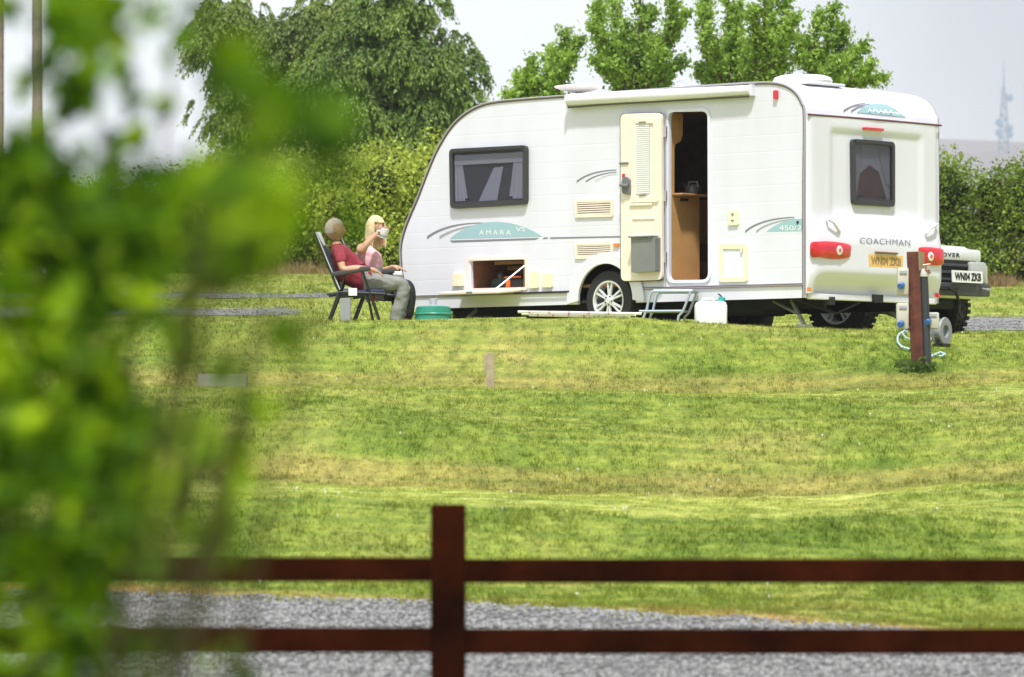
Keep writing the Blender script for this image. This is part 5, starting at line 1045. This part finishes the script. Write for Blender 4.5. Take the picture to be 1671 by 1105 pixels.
ground_line([(1512,548),(1521,553),(1519,561),(1510,562)], .04, .007, 'hose', M_hose, 'small curl of pale hose at the right of the grey duct')
# stake, concrete block
def stake():
    Y = 49.4; X = (800-CX)/F*Y; g = gz(X, Y); t = empty('timber_stake', (X, Y, g)); tag(t, 'short weathered wooden stake on the lower edge of the upper bank', 'stake')
    zt0 = CZ+(HY-576)/F*Y-g; mb = MB(); mb.box((0,0,zt0/2-.05), (.072,.06,zt0+.1), bev=.005); mb.build('stake_post', mat('grey_timber', (.30,.24,.16), .85, col2=(.42,.35,.24), vscale=12, bump=.5), t)
    mb = MB(); mb.box((-.045,-.012,zt0-.09), (.03,.05,.15), Matrix.Rotation(.08,3,'Y'), bev=.004); mb.build('split_batten', MATS['grey_timber'], t)
stake()
def block():
    Y = 47.4; X = (364-CX)/F*Y; zt0 = CZ+(HY-611)/F*Y; g = gz(X, Y); t = empty('drain_surround', (X, Y, g)); tag(t, 'pale concrete drain surround on the middle terrace at the left', 'drain')
    h = zt0-g; ro = rrect([Vector((-.21,-.20)), Vector((.21,-.20)), Vector((.21,.20)), Vector((-.21,.20))], .05); ri = rrect([Vector((-.13,-.12)), Vector((.13,-.12)), Vector((.13,.12)), Vector((-.13,.12))], .03)
    mb = MB(); mb.prism([ro, ri], lambda a, b, t: Vector((a, b, t)), -.06, h); mb.build('concrete_ring', mat('pale_concrete', (.42,.40,.35), .85, var=.15, bump=.4), t, bevel=.008)
    mb = MB(); mb.box((0,0,h*.75), (.25,.23,.02)); mb.build('drain_cover', mat('iron_cover', (.12,.11,.10), .7), t)
block()
# ------------------------------------------------------------------ front fence
Yf = 21.0; M_fw = mat('fence_stain', (.009,.0025,.0012), .9, spec=0, col2=(.042,.0085,.003), vscale=2.2, bump=.4, bscale=18)
fe = empty('post_and_rail_fence', ((732-CX)/F*Yf, Yf, gz((732-CX)/F*Yf, Yf))); og = Vector(fe.location); tag(fe, 'dark red-brown post and rail fence across the front, out of focus', 'fence')
fp = None
for k in (-2, -1, 0, 1, 2):
    X = og.x+2.62*k; zt0 = P(0,823,Yf).z; g = gz(X, Yf); mb = MB(); mb.box((X, Yf-.065, (zt0+g)/2-.2), (.131,.13,zt0-g+.4), bev=.008); mb.build('post', M_fw, fe, og)
for k in (-2, -1, 0, 1):
    xa, xb = og.x+2.62*k+.004, og.x+2.62*(k+1)-.004
    for j, (yc, hh_) in enumerate(((931,.092),(1046,.096),(1165,.096))):
        z = P(0, yc+(-1.5 if k < 0 else 1), Yf).z; mb = MB(); mb.box(((xa+xb)/2, Yf+.022, z), (xb-xa, .04, hh_), bev=.005); mb.build('rail', M_fw, fe, og)
# ------------------------------------------------------------------ vegetation
def leaf_mat(name, c1, c2, c3=None, trans=.35, rough=.5, nscale=1.2):
    m = bpy.data.materials.new(name); m.use_nodes = True; t = m.node_tree; b = t.nodes['Principled BSDF']; L = t.links.new
    g = nd(t, 'ShaderNodeNewGeometry'); n = nd(t, 'ShaderNodeTexNoise'); n.inputs['Scale'].default_value = nscale; n.inputs['Detail'].default_value = 3; L(g.outputs['Position'], n.inputs['Vector'])
    ad = nd(t, 'ShaderNodeMath', operation='MULTIPLY_ADD'); ad.inputs[1].default_value = .5; L(g.outputs['Random Per Island'], ad.inputs[0]); mu = nd(t, 'ShaderNodeMapRange'); mu.inputs['From Min'].default_value = .3; mu.inputs['From Max'].default_value = .7; mu.inputs['To Max'].default_value = .5
    L(n.outputs[0], mu.inputs[0]); L(mu.outputs[0], ad.inputs[2])
    r = nd(t, 'ShaderNodeValToRGB'); r.color_ramp.elements[0].color = (*c1, 1); r.color_ramp.elements[1].color = (*c2, 1)
    if c3: e = r.color_ramp.elements.new(.97); e.color = (*c2, 1); r.color_ramp.elements[-1].color = (*c3, 1)
    L(ad.outputs[0], r.inputs[0]); L(r.outputs[0], b.inputs['Base Color']); b.inputs['Roughness'].default_value = rough; b.inputs['Specular IOR Level'].default_value = .3
    tr = nd(t, 'ShaderNodeBsdfTranslucent'); ms = nd(t, 'ShaderNodeMixShader'); ms.inputs[0].default_value = trans; L(r.outputs[0], tr.inputs[0]); L(b.outputs[0], ms.inputs[1]); L(tr.outputs[0], ms.inputs[2]); L(ms.outputs[0], t.nodes['Material Output'].inputs[0])
    MATS[name] = m; return m
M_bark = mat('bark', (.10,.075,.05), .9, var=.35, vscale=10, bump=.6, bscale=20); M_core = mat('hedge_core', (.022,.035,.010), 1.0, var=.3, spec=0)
def clumped(name, lobes, n, size, m, seed, org, parent, droop=None, aspect=.6, shell=.35):
    """leaves gathered in twig-sized clusters near the surface of overlapping lobes (cx, cy, cz, rx, ry, rz, weight)"""
    rng = np.random.default_rng(seed); L_ = np.array(lobes, float); w_ = L_[:, 3]*L_[:, 5]*L_[:, 6]; k = rng.choice(len(L_), max(8, n//26), p=w_/w_.sum())
    d = rng.normal(size=(len(k), 3)); d /= np.linalg.norm(d, axis=1, keepdims=True); rr_ = 1-shell*rng.random(len(k))**1.3+.10*rng.normal(size=len(k))
    c = L_[k, :3]+d*L_[k, 3:6]*rr_[:, None]
    i = rng.integers(0, len(c), n); off = rng.normal(size=(n, 3))*size*2.3
    if droop is not None: off = off*np.array([1,1,1.0])+np.array(droop)*np.abs(rng.normal(size=(n, 1)))*size*2
    v, f = leaves(c[i]+off-np.array(org), size, rng, None if droop is None else np.array(droop)*1.2, aspect)
    return np_mesh(name, v, f, 4, m, parent)
def blob_core(lobes, m, org, parent, name='foliage_core', k=.78):  # solid dark lumps that fill the inside of the foliage
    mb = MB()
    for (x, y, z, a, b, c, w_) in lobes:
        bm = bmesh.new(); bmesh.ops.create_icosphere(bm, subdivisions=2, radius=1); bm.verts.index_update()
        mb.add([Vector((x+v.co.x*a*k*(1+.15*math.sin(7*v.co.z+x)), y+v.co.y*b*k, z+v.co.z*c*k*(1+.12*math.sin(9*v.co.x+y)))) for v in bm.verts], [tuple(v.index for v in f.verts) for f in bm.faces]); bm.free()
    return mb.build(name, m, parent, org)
def hedge(name, label, cat, x0, x1, Y, top, seed, n, m, size=.05, group=None, step=.55, depth=.9, y_base=None):
    """a run of bushes between photo columns x0..x1 at depth Y; top(px) = row of its upper edge"""
    rng = random.Random(seed); X0_, X1_ = (x0-CX)/F*Y, (x1-CX)/F*Y; Xm = (X0_+X1_)/2; org = Vector((Xm, Y, gz(Xm, Y))); t = empty(name, org); tag(t, label, cat, group); lobes = []
    X = X0_
    while X <= X1_:
        px = CX+F*X/Y; zt0 = CZ+(HY-top(px))/F*Y; g = gz(X, Y); h = max(.3, zt0-g); nz = max(1, int(h/.5))
        for j in range(nz+1):
            z = g+.2+(h-.5)*j/max(1, nz); r = rng.uniform(.30, .62); lobes.append((X+rng.uniform(-.2,.2), Y+depth*rng.uniform(-.75,.5)+.35*j/nz, z, r, depth*.7*rng.uniform(.8,1.1), r*rng.uniform(.8,1.05), 1.0))
        X += step
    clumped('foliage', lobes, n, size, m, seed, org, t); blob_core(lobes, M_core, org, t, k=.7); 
    mb = MB()
    for k in range(6): a = Vector((X0_+(X1_-X0_)*rng.random(), Y+rng.uniform(-.1,.3), org.z-.1)); mb.tube([a, a+Vector((rng.uniform(-.2,.2),0,1.0))], [.05,.02], 6)
    mb.build('stems', M_bark, t, org)['kind'] = 'stuff'
    # loose shoots over the top edge
    r2 = np.random.default_rng(seed+50); ns = max(10, int((X1_-X0_)*9)); pts = []; ms = MB()
    for k in range(ns):
        X = r2.uniform(X0_, X1_); px = CX+F*X/Y; z = CZ+(HY-top(px))/F*Y-.25; b = Vector((X, Y+r2.uniform(-.4,.4), z)); e = b+Vector((r2.normal(0,.12), r2.normal(0,.1), r2.uniform(.2,.52))); ms.tube([b, e], [.006,.002], 3, cap=False)
        for s_ in np.linspace(.3, 1, 16): p = b.lerp(e, s_); pts.append((p.x+r2.normal(0,.03), p.y+r2.normal(0,.03), p.z+r2.normal(0,.02)))
    ms.build('shoots', M_bark, t, org)['kind'] = 'stuff'; v, f = leaves(np.array(pts)-np.array(org), size*.85, r2); np_mesh('shoot_leaves', v, f, 4, m, t); return t
G_dark = leaf_mat('leaf_dark_green', (.04,.08,.012), (.18,.27,.03), nscale=1.5); G_yel = leaf_mat('leaf_yellow_green', (.18,.27,.03), (.62,.70,.09), nscale=1.0); G_mid = leaf_mat('leaf_mid_green', (.07,.13,.016), (.34,.45,.05), (.55,.58,.10), nscale=1.2)
def lin(*p):
    xs = [a for a, b in p]; ys = [b for a, b in p]; return lambda x: float(np.interp(x, xs, ys))
hg = 'field hedge behind the caravan pitches'
hedge('hedge', 'dark green hedge at the far left behind the foreground leaves', 'hedge', -130, 330, 90, lin((-130,280),(0,270),(100,308),(330,300)), 21, 42000, G_dark, .06)
hedge('hedge', 'mid green bushy hedge under the weeping conifer', 'hedge', 330, 560, 89.5, lin((330,300),(420,272),(560,276)), 22, 34000, G_mid, .058)
hedge('hedge', 'yellow-green bushes rising to the left of the caravan nose', 'hedge', 560, 770, 88.8, lin((560,276),(640,266),(700,256),(770,240)), 23, 38000, G_yel, .058)
hedge('hedge', 'bright young shrub growth along the hedge top above the seated people', 'hedge', 400, 660, 91.2, lin((400,290),(480,270),(560,262),(640,256),(660,256)), 28, 22000, G_yel, .055)
hedge('hedge', 'stretch of hedge mostly hidden behind the caravan body', 'hedge', 780, 1500, 90, lin((780,240),(1500,250)), 24, 30000, G_mid, .075, step=.8)
hedge('hedge', 'tall mixed green hedge behind the off-road car at the right', 'hedge', 1500, 1760, 88, lin((1500,275),(1560,278),(1640,284),(1760,280)), 25, 46000, G_mid, .055)
hedge('hedge', 'far right run of hedge continuing out of the picture', 'hedge', 1765, 2400, 89, lin((1765,245),(2400,255)), 26, 20000, G_mid, .08, step=.8)
hedge('hedge', 'far left run of hedge continuing out of the picture', 'hedge', -800, -140, 90, lin((-800,262),(-140,262)), 27, 20000, G_dark, .08, step=.8)
# dry grass at the hedge foot
def dry(x, y, Y, w_, label):
    X = (x-CX)/F*Y; g = gz(X, Y); rng = np.random.default_rng(int(x)); n = 900; px = X+rng.normal(0, w_, n); py = Y+rng.normal(0, .25, n); pz = H(px, py); hh_ = rng.uniform(.08,.28,n)*np.exp(-((px-X)/w_/1.6)**2); a = rng.uniform(0,6.28,n)
    v = np.stack([np.stack([px-.006*np.cos(a), py-.006*np.sin(a), pz], -1), np.stack([px+.006*np.cos(a), py+.006*np.sin(a), pz], -1), np.stack([px+rng.normal(0,.08,n), py+rng.normal(0,.08,n), pz+hh_], -1)], 1).reshape(-1, 3)-np.array((X,Y,g))
    o = np_mesh('dry_grass', v, np.arange(n*3), 3, leaf_mat('straw_'+str(int(x)), (.20,.13,.06), (.40,.29,.14), trans=.2), None, (X,Y,g)); tag(o, label, 'dry grass', kind='stuff')
dry(487, 440, 87.2, .42, 'patch of brown dry grass at the hedge foot behind the man'); dry(1632, 458, 86.8, .22, 'brown dry grass below the hedge right of the car')
# weeds at the foot of the service post
rng_ = np.random.default_rng(77); cpts = np.stack([PB.x+rng_.normal(0,.08,420), Yq+rng_.normal(-.05,.05,420), np.zeros(420)], 1); cpts[:, 2] = H(cpts[:, 0], cpts[:, 1])+np.abs(rng_.normal(0,.055,420)); v, f = leaves(cpts-np.array((PB.x,Yq,bz)), .035, rng_, (0,0,.6)); o = np_mesh('weeds', v, f, 4, leaf_mat('nettle_green', (.03,.07,.012), (.12,.2,.03)), None, (PB.x,Yq,bz)); tag(o, 'leafy green weeds growing round the foot of the service post', 'weeds', kind='stuff')
# conifer with hanging sprays
def conifer(label, px, Y, base_w, top_y, lobes_px, seed, n_spray, m, name='conifer_tree'):
    X = (px-CX)/F*Y; g = gz(X, Y); org = Vector((X, Y, g)); t = empty(name, org); tag(t, label, 'tree', 'conifers beyond the hedge')
    rng = np.random.default_rng(seed); zt0 = CZ+(HY-top_y)/F*Y; mb = MB(); mb.tube([(X,Y,g-.2),(X+.05,Y,g+2),(X,Y,zt0-.5)], [.22,.16,.03], 10); mb.build('trunk', M_bark, t, org, smooth=True)
    P_ = []; Dn = []; lob = []
    for (lx, ly, rx, ry) in lobes_px: c = P(lx, ly, Y); lob.append((c.x, c.y, c.z, rx/F*Y, rx/F*Y*.8, ry/F*Y))
    w_ = np.array([l[3]*l[5] for l in lob]); ks = rng.choice(len(lob), n_spray, p=w_/w_.sum())
    limbs = MB(); subs = []
    for l in lob:
        for _ in range(11):
            d = rng.normal(size=3); d[1] = -abs(d[1])*.9+.25; d /= np.linalg.norm(d); subs.append((*(np.array(l[:3])+d*np.array(l[3:6])*.9), *(np.array(l[3:6])*0+rng.uniform(.26,.5))))
    lob2 = subs; ks = rng.integers(0, len(subs), n_spray)
    for k in ks:
        l = lob2[k]; d = rng.normal(size=3); d[2] = abs(d[2])*1.1-.2; d[1] -= .3; d /= np.linalg.norm(d); rr_ = 1-.28*rng.random()**2
        c = np.array(l[:3])+d*np.array(l[3:6])*rr_
        out = np.array([d[0], d[1], 0]); out /= max(.2, np.linalg.norm(out)); ln = rng.uniform(.22, .5)
        if rng.random() < .12: limbs.tube([Vector((X, Y, g+max(.8, (c[2]-g)*.7))), Vector(c)], [.03,.008], 4, cap=False)
        for s_ in range(5):                      # a spray: several strands fan out and hang
            yaw = rng.normal(0, .55); ca, sa = math.cos(yaw), math.sin(yaw); o2 = np.array([out[0]*ca-out[1]*sa, out[0]*sa+out[1]*ca, 0]); L2 = ln*rng.uniform(.6, 1)
            tt = np.linspace(0, 1, 9)[:, None]; pth = c+o2*L2*.75*tt+np.array([0,0,1])*(.22*tt-.95*tt*tt)*L2
            P_.append(pth+rng.normal(0, .012, pth.shape)); dd = np.gradient(pth, axis=0); Dn.append(dd/np.linalg.norm(dd, axis=1, keepdims=True))
    c = np.concatenate(P_); d = np.concatenate(Dn); n = len(c); c2 = np.repeat(c, 2, 0); d2 = np.repeat(d, 2, 0)*1.0; d2 = d2+rng.normal(0, .38, d2.shape)+np.array([0,0,-.25]); d2 /= np.linalg.norm(d2, axis=1, keepdims=True)
    e = rng.normal(size=d2.shape); e -= d2*(e*d2).sum(1, keepdims=True); e /= np.linalg.norm(e, axis=1, keepdims=True); s_ = (.085*rng.uniform(.6,1.4,len(c2)))[:, None]; c2 = c2-np.array(org)
    v = np.stack([c2, c2+d2*s_*.5+e*s_*.16, c2+d2*s_, c2+d2*s_*.5-e*s_*.16], 1).reshape(-1, 3); np_mesh('crown', v, np.arange(len(v)), 4, m, t)
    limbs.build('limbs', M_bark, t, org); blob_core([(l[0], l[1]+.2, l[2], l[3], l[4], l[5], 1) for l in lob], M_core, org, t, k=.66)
G_con = leaf_mat('conifer_green', (.045,.10,.022), (.25,.36,.065), nscale=1.1, trans=.15); G_con2 = leaf_mat('conifer_olive', (.075,.13,.03), (.28,.36,.07), nscale=1.1, trans=.15)
conifer('tall dense weeping conifer left of the caravan roof', 640, 100, 0, -40, [(645,20,45,60),(640,80,75,55),(600,110,60,50),(685,110,70,55),(712,140,52,50),(645,170,95,60),(560,150,60,60),(720,190,44,40),(590,215,80,45),(690,220,70,35),(520,190,55,55),(640,300,120,70)], 31, 2400, G_con)
conifer('lower drooping conifer with bluish sprays, left of the tall one', 430, 103, 0, 20, [(375,45,28,28),(352,80,28,30),(450,75,30,25),(500,60,26,26),(540,40,22,28),(400,110,50,45),(470,120,55,45),(370,160,40,45),(430,180,65,50),(500,200,50,45),(395,235,50,35),(450,300,100,60)], 32, 1500, G_con2)
# broadleaf trees behind the caravan: ascending shoots set with leaves
def shoot_tree(label, px, Y, shoots, seed, m, leaf=.065):
    X = (px-CX)/F*Y; g = gz(X, Y); org = Vector((X, Y, g)); t = empty('broadleaf_tree', org); tag(t, label, 'tree', 'young trees behind the caravan'); rng = np.random.default_rng(seed)
    fork = Vector((X, Y, g+1.1)); mb = MB(); mb.tube([(X,Y,g-.2),(X,Y,g+.6),fork], [.13,.11,.10], 10); mb.build('trunk', M_bark, t, org, smooth=True); br = MB(); pts = []
    for (bx_, by_, tx_, ty_, wpx) in shoots:
        dY = rng.uniform(-.8, .8); a = P(bx_, by_, Y)+Vector((0, dY*.3, 0)); b = P(tx_, ty_, Y)+Vector((0, dY, 0)); mid = a.lerp(b, .5)+Vector((rng.normal(0,.08), rng.normal(0,.1), .08)); path = catmull([fork, a, mid, b], 6); n = len(path)
        br.tube(path, [.05*(1-i/n)+.006 for i in range(n)], 5, cap=False); wd_ = wpx*.92/F*Y
        for k in range(40):                      # side twigs
            s_ = rng.uniform(.30, 1); p = path[int(s_*(n-1))]; taper = (1.08-s_)**.55; d = Vector((rng.normal(), rng.normal(), rng.uniform(.5,1.8))).normalized()*wd_*1.1*rng.uniform(.35,1)*taper; e = p+d
            br.tube([p, p.lerp(e, .5)+Vector((0,0,-.02)), e], [.006,.004,.002], 3, cap=False)
            for j in range(26): s2 = rng.uniform(.15, 1.08); r_ = .035+.03*s2; qn = p.lerp(e, s2); pts.append((qn.x+rng.normal(0,r_), qn.y+rng.normal(0,r_), qn.z+rng.normal(0,r_)))
        for k in range(70): s_ = rng.uniform(.35, 1); qn = path[int(s_*(n-1))]; pts.append((qn.x+rng.normal(0,.06), qn.y+rng.normal(0,.06), qn.z+rng.normal(0,.06)))
    br.build('branches', M_bark, t, org); v, f = leaves(np.array(pts)-np.array(org), leaf, rng, (.0,.0,-.25), .62); np_mesh('crown', v, f, 4, m, t)
G_ash = leaf_mat('leaf_fresh_green', (.12,.23,.03), (.42,.60,.09), nscale=1.6, trans=.4)
shoot_tree('leftmost young broadleaf tree behind the caravan roof, low spreading', 900, 84, [(880,190,843,118,26),(880,180,872,92,32),(890,170,900,72,38),(900,180,925,50,40),(905,170,938,95,30),(885,200,822,150,18),(900,150,952,60,28),(885,160,860,140,26)], 41, G_ash)
shoot_tree('tall upright broadleaf tree with a full crown above the roof vent', 1045, 83, [(1010,150,975,10,34),(1015,150,985,-30,36),(1030,150,1005,-10,40),(1035,140,1040,-50,46),(1045,140,1070,5,42),(1055,150,1100,-20,38),(1060,150,1108,40,34),(1070,160,1080,90,40),(1020,160,990,70,34),(1050,160,1025,80,40),(1080,160,1120,100,34),(1020,150,962,45,34),(1030,150,1020,35,40),(1060,150,1060,55,40),(1010,160,965,105,30),(1065,150,1128,20,34)], 42, G_ash)
shoot_tree('slender broadleaf tree with two fanning leaders above the doorway', 1180, 84.5, [(1165,150,1140,-30,34),(1175,150,1160,-10,30),(1180,150,1185,-30,34),(1185,150,1210,0,26),(1180,170,1170,80,30),(1175,160,1148,60,26),(1195,160,1205,100,30),(1175,150,1150,20,32),(1185,150,1200,50,32),(1170,160,1140,110,28)], 43, G_ash)
shoot_tree('broadleaf tree with wide crown above the rear roof vent', 1245, 83.5, [(1235,150,1225,20,34),(1240,150,1245,-20,36),(1245,150,1268,-30,34),(1250,150,1290,-20,30),(1250,150,1300,30,28),(1240,160,1218,80,30),(1255,160,1280,80,32),(1260,160,1310,95,26),(1240,150,1215,60,32),(1250,150,1262,40,36),(1255,150,1296,60,30)], 44, G_ash)
shoot_tree('outermost open-crowned broadleaf tree at the right above the caravan', 1350, 83.8, [(1330,150,1310,60,24),(1335,150,1340,20,28),(1340,150,1362,10,22),(1345,150,1378,35,20),(1345,150,1390,70,26),(1350,160,1412,75,18),(1350,165,1420,110,22),(1355,170,1448,128,14),(1340,160,1335,90,34),(1350,160,1370,110,34)], 45, G_ash)
# utility poles with a little ivy
def upole(px, label, Y=112, dia=.21):
    X = (px-CX)/F*Y; g = gz(X, Y); t = empty('utility_pole', (X, Y, g)); tag(t, label, 'pole', 'wooden poles at the left'); mb = MB(); mb.tube([(0,0,-.3),(0,0,6),(.02,0,13.5)], [dia/2*1.05,dia/2,dia/2*.85], 12); mb.build('pole_shaft', mat('pole_timber', (.16,.125,.10), .85, col2=(.24,.19,.16), vscale=6, bump=.4), t, smooth=True)
    mb = MB(); mb.box((0,-.13,12.8), (1.3,.09,.1), bev=.01); mb.build('cross_arm', MATS['pole_timber'], t)
    rng = np.random.default_rng(int(px)+900); n = 500; zc_ = rng.uniform(7, 10.5, n); ang = rng.uniform(0, 6.28, n); c = np.stack([np.cos(ang)*(dia/2+.03)+.07, np.sin(ang)*(dia/2+.03), zc_], 1); k = vnoise(zc_, zc_*0, 1.4, 4) > .1; v, f = leaves(c[k], .05, rng); np_mesh('ivy', v, f, 4, G_dark, t)
upole(61, 'brown wooden pole rising behind the hedge, the right one of the pair'); upole(-2, 'brown wooden pole cut by the left edge of the picture')
# radio mast far away
def mast():
    Y = 2700; X = (1638-CX)/F*Y; zb_ = CZ+(HY-250)/F*Y; zt0 = CZ+(HY-100)/F*Y; t = empty('radio_mast', (X, Y, zb_)); tag(t, 'pale blue lattice radio mast on the far hill at the right', 'mast'); m = mat('mast_steel', (.13,.22,.36), .6); h = zt0-zb_
    hw_ = lambda z: 2.0*(1-z/h)+.4 if z < h*.72 else .45
    for sx_, sy_ in ((-1,-1),(1,-1),(1,1),(-1,1)):
        mb = MB(); zz_ = [0,h*.36,h*.72]; mb.tube([(sx_*hw_(z), sy_*hw_(z), z) for z in zz_], .28, 5); mb.build('leg', m, t)
    mb = MB()
    for k in range(12):
        z0_, z1_ = h*.72*k/12, h*.72*(k+1)/12; a, b = hw_(z0_), hw_(z1_); s_ = 1 if k % 2 else -1
        for yy in (-1, 1): mb.tube([(-a*s_, yy*a, z0_), (b*s_, yy*b, z1_)], .2, 4); mb.tube([(-b, yy*b, z1_), (b, yy*b, z1_)], .18, 4)
    mb.build('bracing', m, t); mb = MB(); mb.tube([(0,0,h*.70),(0,0,h)], [.5,.15], 6); mb.build('antenna', m, t)
    for z, s_ in ((.22,-1),(.27,1),(.33,-1),(.20,1),(.60,1)): mb = MB(); mb.lathe([(0,0),(1.6,0),(1.9,.7),(0,1)], (s_*2.6,-1.5,h*z), (0,-1,0), 12); mb.build('dish', m, t)
mast()
# ------------------------------------------------------------------ foreground shrub, far out of focus
def fshrub():
    Yb = 7.3; X = (60-CX)/F*Yb; g = gz(X, Yb); org = Vector((X, Yb, g)); t = empty('leafy_shrub', org); tag(t, 'bright green leafy shrub close to the camera at the left, blurred', 'shrub'); rng = np.random.default_rng(101)
    m = leaf_mat('shrub_leaf', (.018,.05,.003), (.34,.46,.02), trans=.42, rough=.4, nscale=4.5)
    tt_ = m.node_tree; rp_ = [n_ for n_ in tt_.nodes if n_.type == 'VALTORGB'][0]; e_ = rp_.color_ramp.elements; e_[0].color = (.008,.024,.001,1); e_[1].color = (.38,.54,.010,1); e_[1].position = .93; x_ = e_.new(.44); x_.color = (.018,.052,.003,1); x_ = e_.new(.70); x_.color = (.12,.24,.006,1)
    bs_ = [n_ for n_ in tt_.nodes if n_.type == 'BSDF_PRINCIPLED'][0]; bs_.inputs['Specular IOR Level'].default_value = .10; bs_.inputs['Roughness'].default_value = .6
    oi = nd(tt_, 'ShaderNodeObjectInfo'); ma = [n_ for n_ in tt_.nodes if n_.type == 'MATH'][0]; a3 = nd(tt_, 'ShaderNodeMath', operation='MULTIPLY_ADD'); a3.inputs[1].default_value = .25; tt_.links.new(oi.outputs['Random'], a3.inputs[0]); tt_.links.new(ma.outputs[0], a3.inputs[2]); a4 = nd(tt_, 'ShaderNodeMath', operation='SUBTRACT'); a4.inputs[1].default_value = .08; tt_.links.new(a3.outputs[0], a4.inputs[0]); tt_.links.new(a4.outputs[0], rp_.inputs[0])
    # one leaf blade with a folded midrib
    pr = [(0,0),(.25,.22),(.5,.30),(.75,.22),(1,0)]; vs = []; fs = []
    for (a, b) in pr: vs += [(a-.5, 0, 0), (a-.5, b, .07), (a-.5, -b, .07)]
    for i in range(4): k = i*3; fs += [(k, k+3, k+4, k+1), (k, k+2, k+5, k+3)]
    lm = bpy.data.meshes.new('leaf'); lm.from_pydata(vs, [], fs); lm.materials.append(m)
    V = np.array(vs); FF = [f for f in fs]
    # (column, row, radius, leaves, depth)
    B = [(125,20,55,34,5.2),(160,70,40,16,5.0),(95,60,22,6,5.6),(10,20,22,6,5.4),(285,82,20,4,5.5),(32,148,18,3,5.6),(125,140,34,12,5.2),(110,165,26,8,5.4),(150,5,60,22,5),(250,25,28,5,5.6),(225,215,18,3,5.8),(185,250,22,5,5.4),
         (40,270,50,26,5.2),(60,340,80,60,5.4),(150,330,70,44,5.2),(240,320,60,30,5.0),(300,340,60,26,4.8),(100,420,90,70,5.4),(210,420,70,44,5.2),(300,430,60,26,5.0),(360,420,50,16,4.6),
         (375,85,34,5,3.6),(395,125,42,7,3.5),(430,190,55,7,3.4),(385,235,45,7,3.6),(515,205,42,5,3.4),(560,170,30,2,3.3),(440,330,60,12,3.5),(360,320,55,9,3.8),(410,410,45,9,3.6),(330,300,45,8,4.2),(548,300,20,2,3.3),(584,373,6,2,3.7),(330,30,20,3,3.8),(200,110,25,5,5.0),(60,110,22,4,5.5),(210,175,20,4,5.2),(70,200,18,3,5.6),(270,170,18,3,5.4),(180,30,40,10,4.8),
         (50,520,80,56,5.3),(130,540,70,34,5.2),(60,620,90,64,5.3),(160,640,60,26,5.0),(250,530,40,8,5.0),(300,560,40,7,4.6),(450,560,34,4,4.2),(360,610,40,4,4.1),
         (40,730,70,48,5.2),(130,740,70,38,5.1),(220,720,60,22,4.8),(300,740,50,14,4.6),(370,700,36,6,4.3),(380,760,34,6,4.3),(410,670,26,3,4.2),
         (60,840,90,56,5.2),(160,850,70,36,5.0),(250,830,60,20,4.7),(330,850,46,9,4.4),(60,950,90,56,5.3),(160,930,60,24,5.0),(230,900,50,12,4.8),(350,900,40,6,4.4),(50,1060,90,54,5.2),(150,1080,70,26,5.0),(250,1090,60,14,4.8),(380,1090,40,7,4.5),
         (60,1180,120,60,5.3),(200,1220,100,40,5.2),(100,1400,160,60,5.4),(100,1700,160,40,5.5),(-80,300,80,40,5.4),(-80,600,90,50,5.4),(-80,900,90,50,5.4),(-60,1200,100,40,5.4),(-70,60,50,14,5.4)]
    allp = []
    for (x, y, r, n, Y) in B:
        Y *= 1.32; n = int(n*(1.9 if n > 10 else 1.5))
        for k in range(n):
            a = rng.uniform(0, 6.28); rr_ = r*math.sqrt(rng.random())*1.05; Yk = Y+rng.normal(0, .3); allp.append((P(x+rr_*math.cos(a), y+rr_*math.sin(a)*1.1, Yk), rng.uniform(.030,.052)))
    rng.shuffle(allp := list(allp)) if False else None
    order = rng.permutation(len(allp)); rest_v = []; rest_f = []; kk = 0
    vis = [i for i in order if 0 <= CX+F*allp[i][0].x/allp[i][0].y <= 620 and 0 <= HY-F*(allp[i][0].z-CZ)/allp[i][0].y <= 1105]
    pick = set(vis[:300])
    for i in order:
        p, s_ = allp[i]; e = (rng.uniform(-1.2,1.2), rng.uniform(-1.2,1.2), rng.uniform(0, 6.28))
        M = Matrix.LocRotScale(p-org, None, None); from_e = Matrix.Rotation(e[2],3,'Z') @ Matrix.Rotation(e[1],3,'Y') @ Matrix.Rotation(e[0],3,'X')
        if i in pick:
            o = bpy.data.objects.new('leaf', lm); COL.objects.link(o); o.parent = t; o.matrix_local = Matrix.Translation(p-org) @ from_e.to_4x4() @ Matrix.Scale(s_, 4)
        else:
            rest_v.append((V @ np.array(from_e).T)*s_+np.array(p-org)); rest_f += [tuple(q_+kk for q_ in f) for f in FF]; kk += len(V)
    vv = np.concatenate(rest_v); o = np_mesh('foliage', vv, np.array(rest_f).ravel(), 4, m, t); o['kind'] = 'stuff'
    mb = MB(); base = Vector((X, Yb, g-.1))
    for k in range(16):
        b = B[int(rng.integers(0, len(B)-12))]; e = P(b[0], b[1], b[4]*1.32); md = base.lerp(e, .5)+Vector((-.05+rng.normal(0,.03), .12, .05)); mb.tube(catmull([base+Vector((rng.normal(0,.03), rng.normal(0,.03), 0)), md, e], 6), [.009-.0005*i for i in range(13)], 5)
    mb.build('stems', M_bark, t, org)
fshrub()

# ------------------------------------------------------------------ haze
mb = MB(); mb.box((0, 1900, 105), (5200, 4800, 300)); hz = mb.build('haze', mat('haze_air', (1,1,1))); tag(hz, kind='stuff'); t = MATS['haze_air'].node_tree
for n_ in list(t.nodes):
    if n_.type != 'OUTPUT_MATERIAL': t.nodes.remove(n_)
pv = t.nodes.new('ShaderNodeVolumePrincipled'); pv.inputs['Density'].default_value = .00022; pv.inputs['Color'].default_value = (.93, .94, .97, 1); t.links.new(pv.outputs[0], [n_ for n_ in t.nodes if n_.type == 'OUTPUT_MATERIAL'][0].inputs['Volume'])
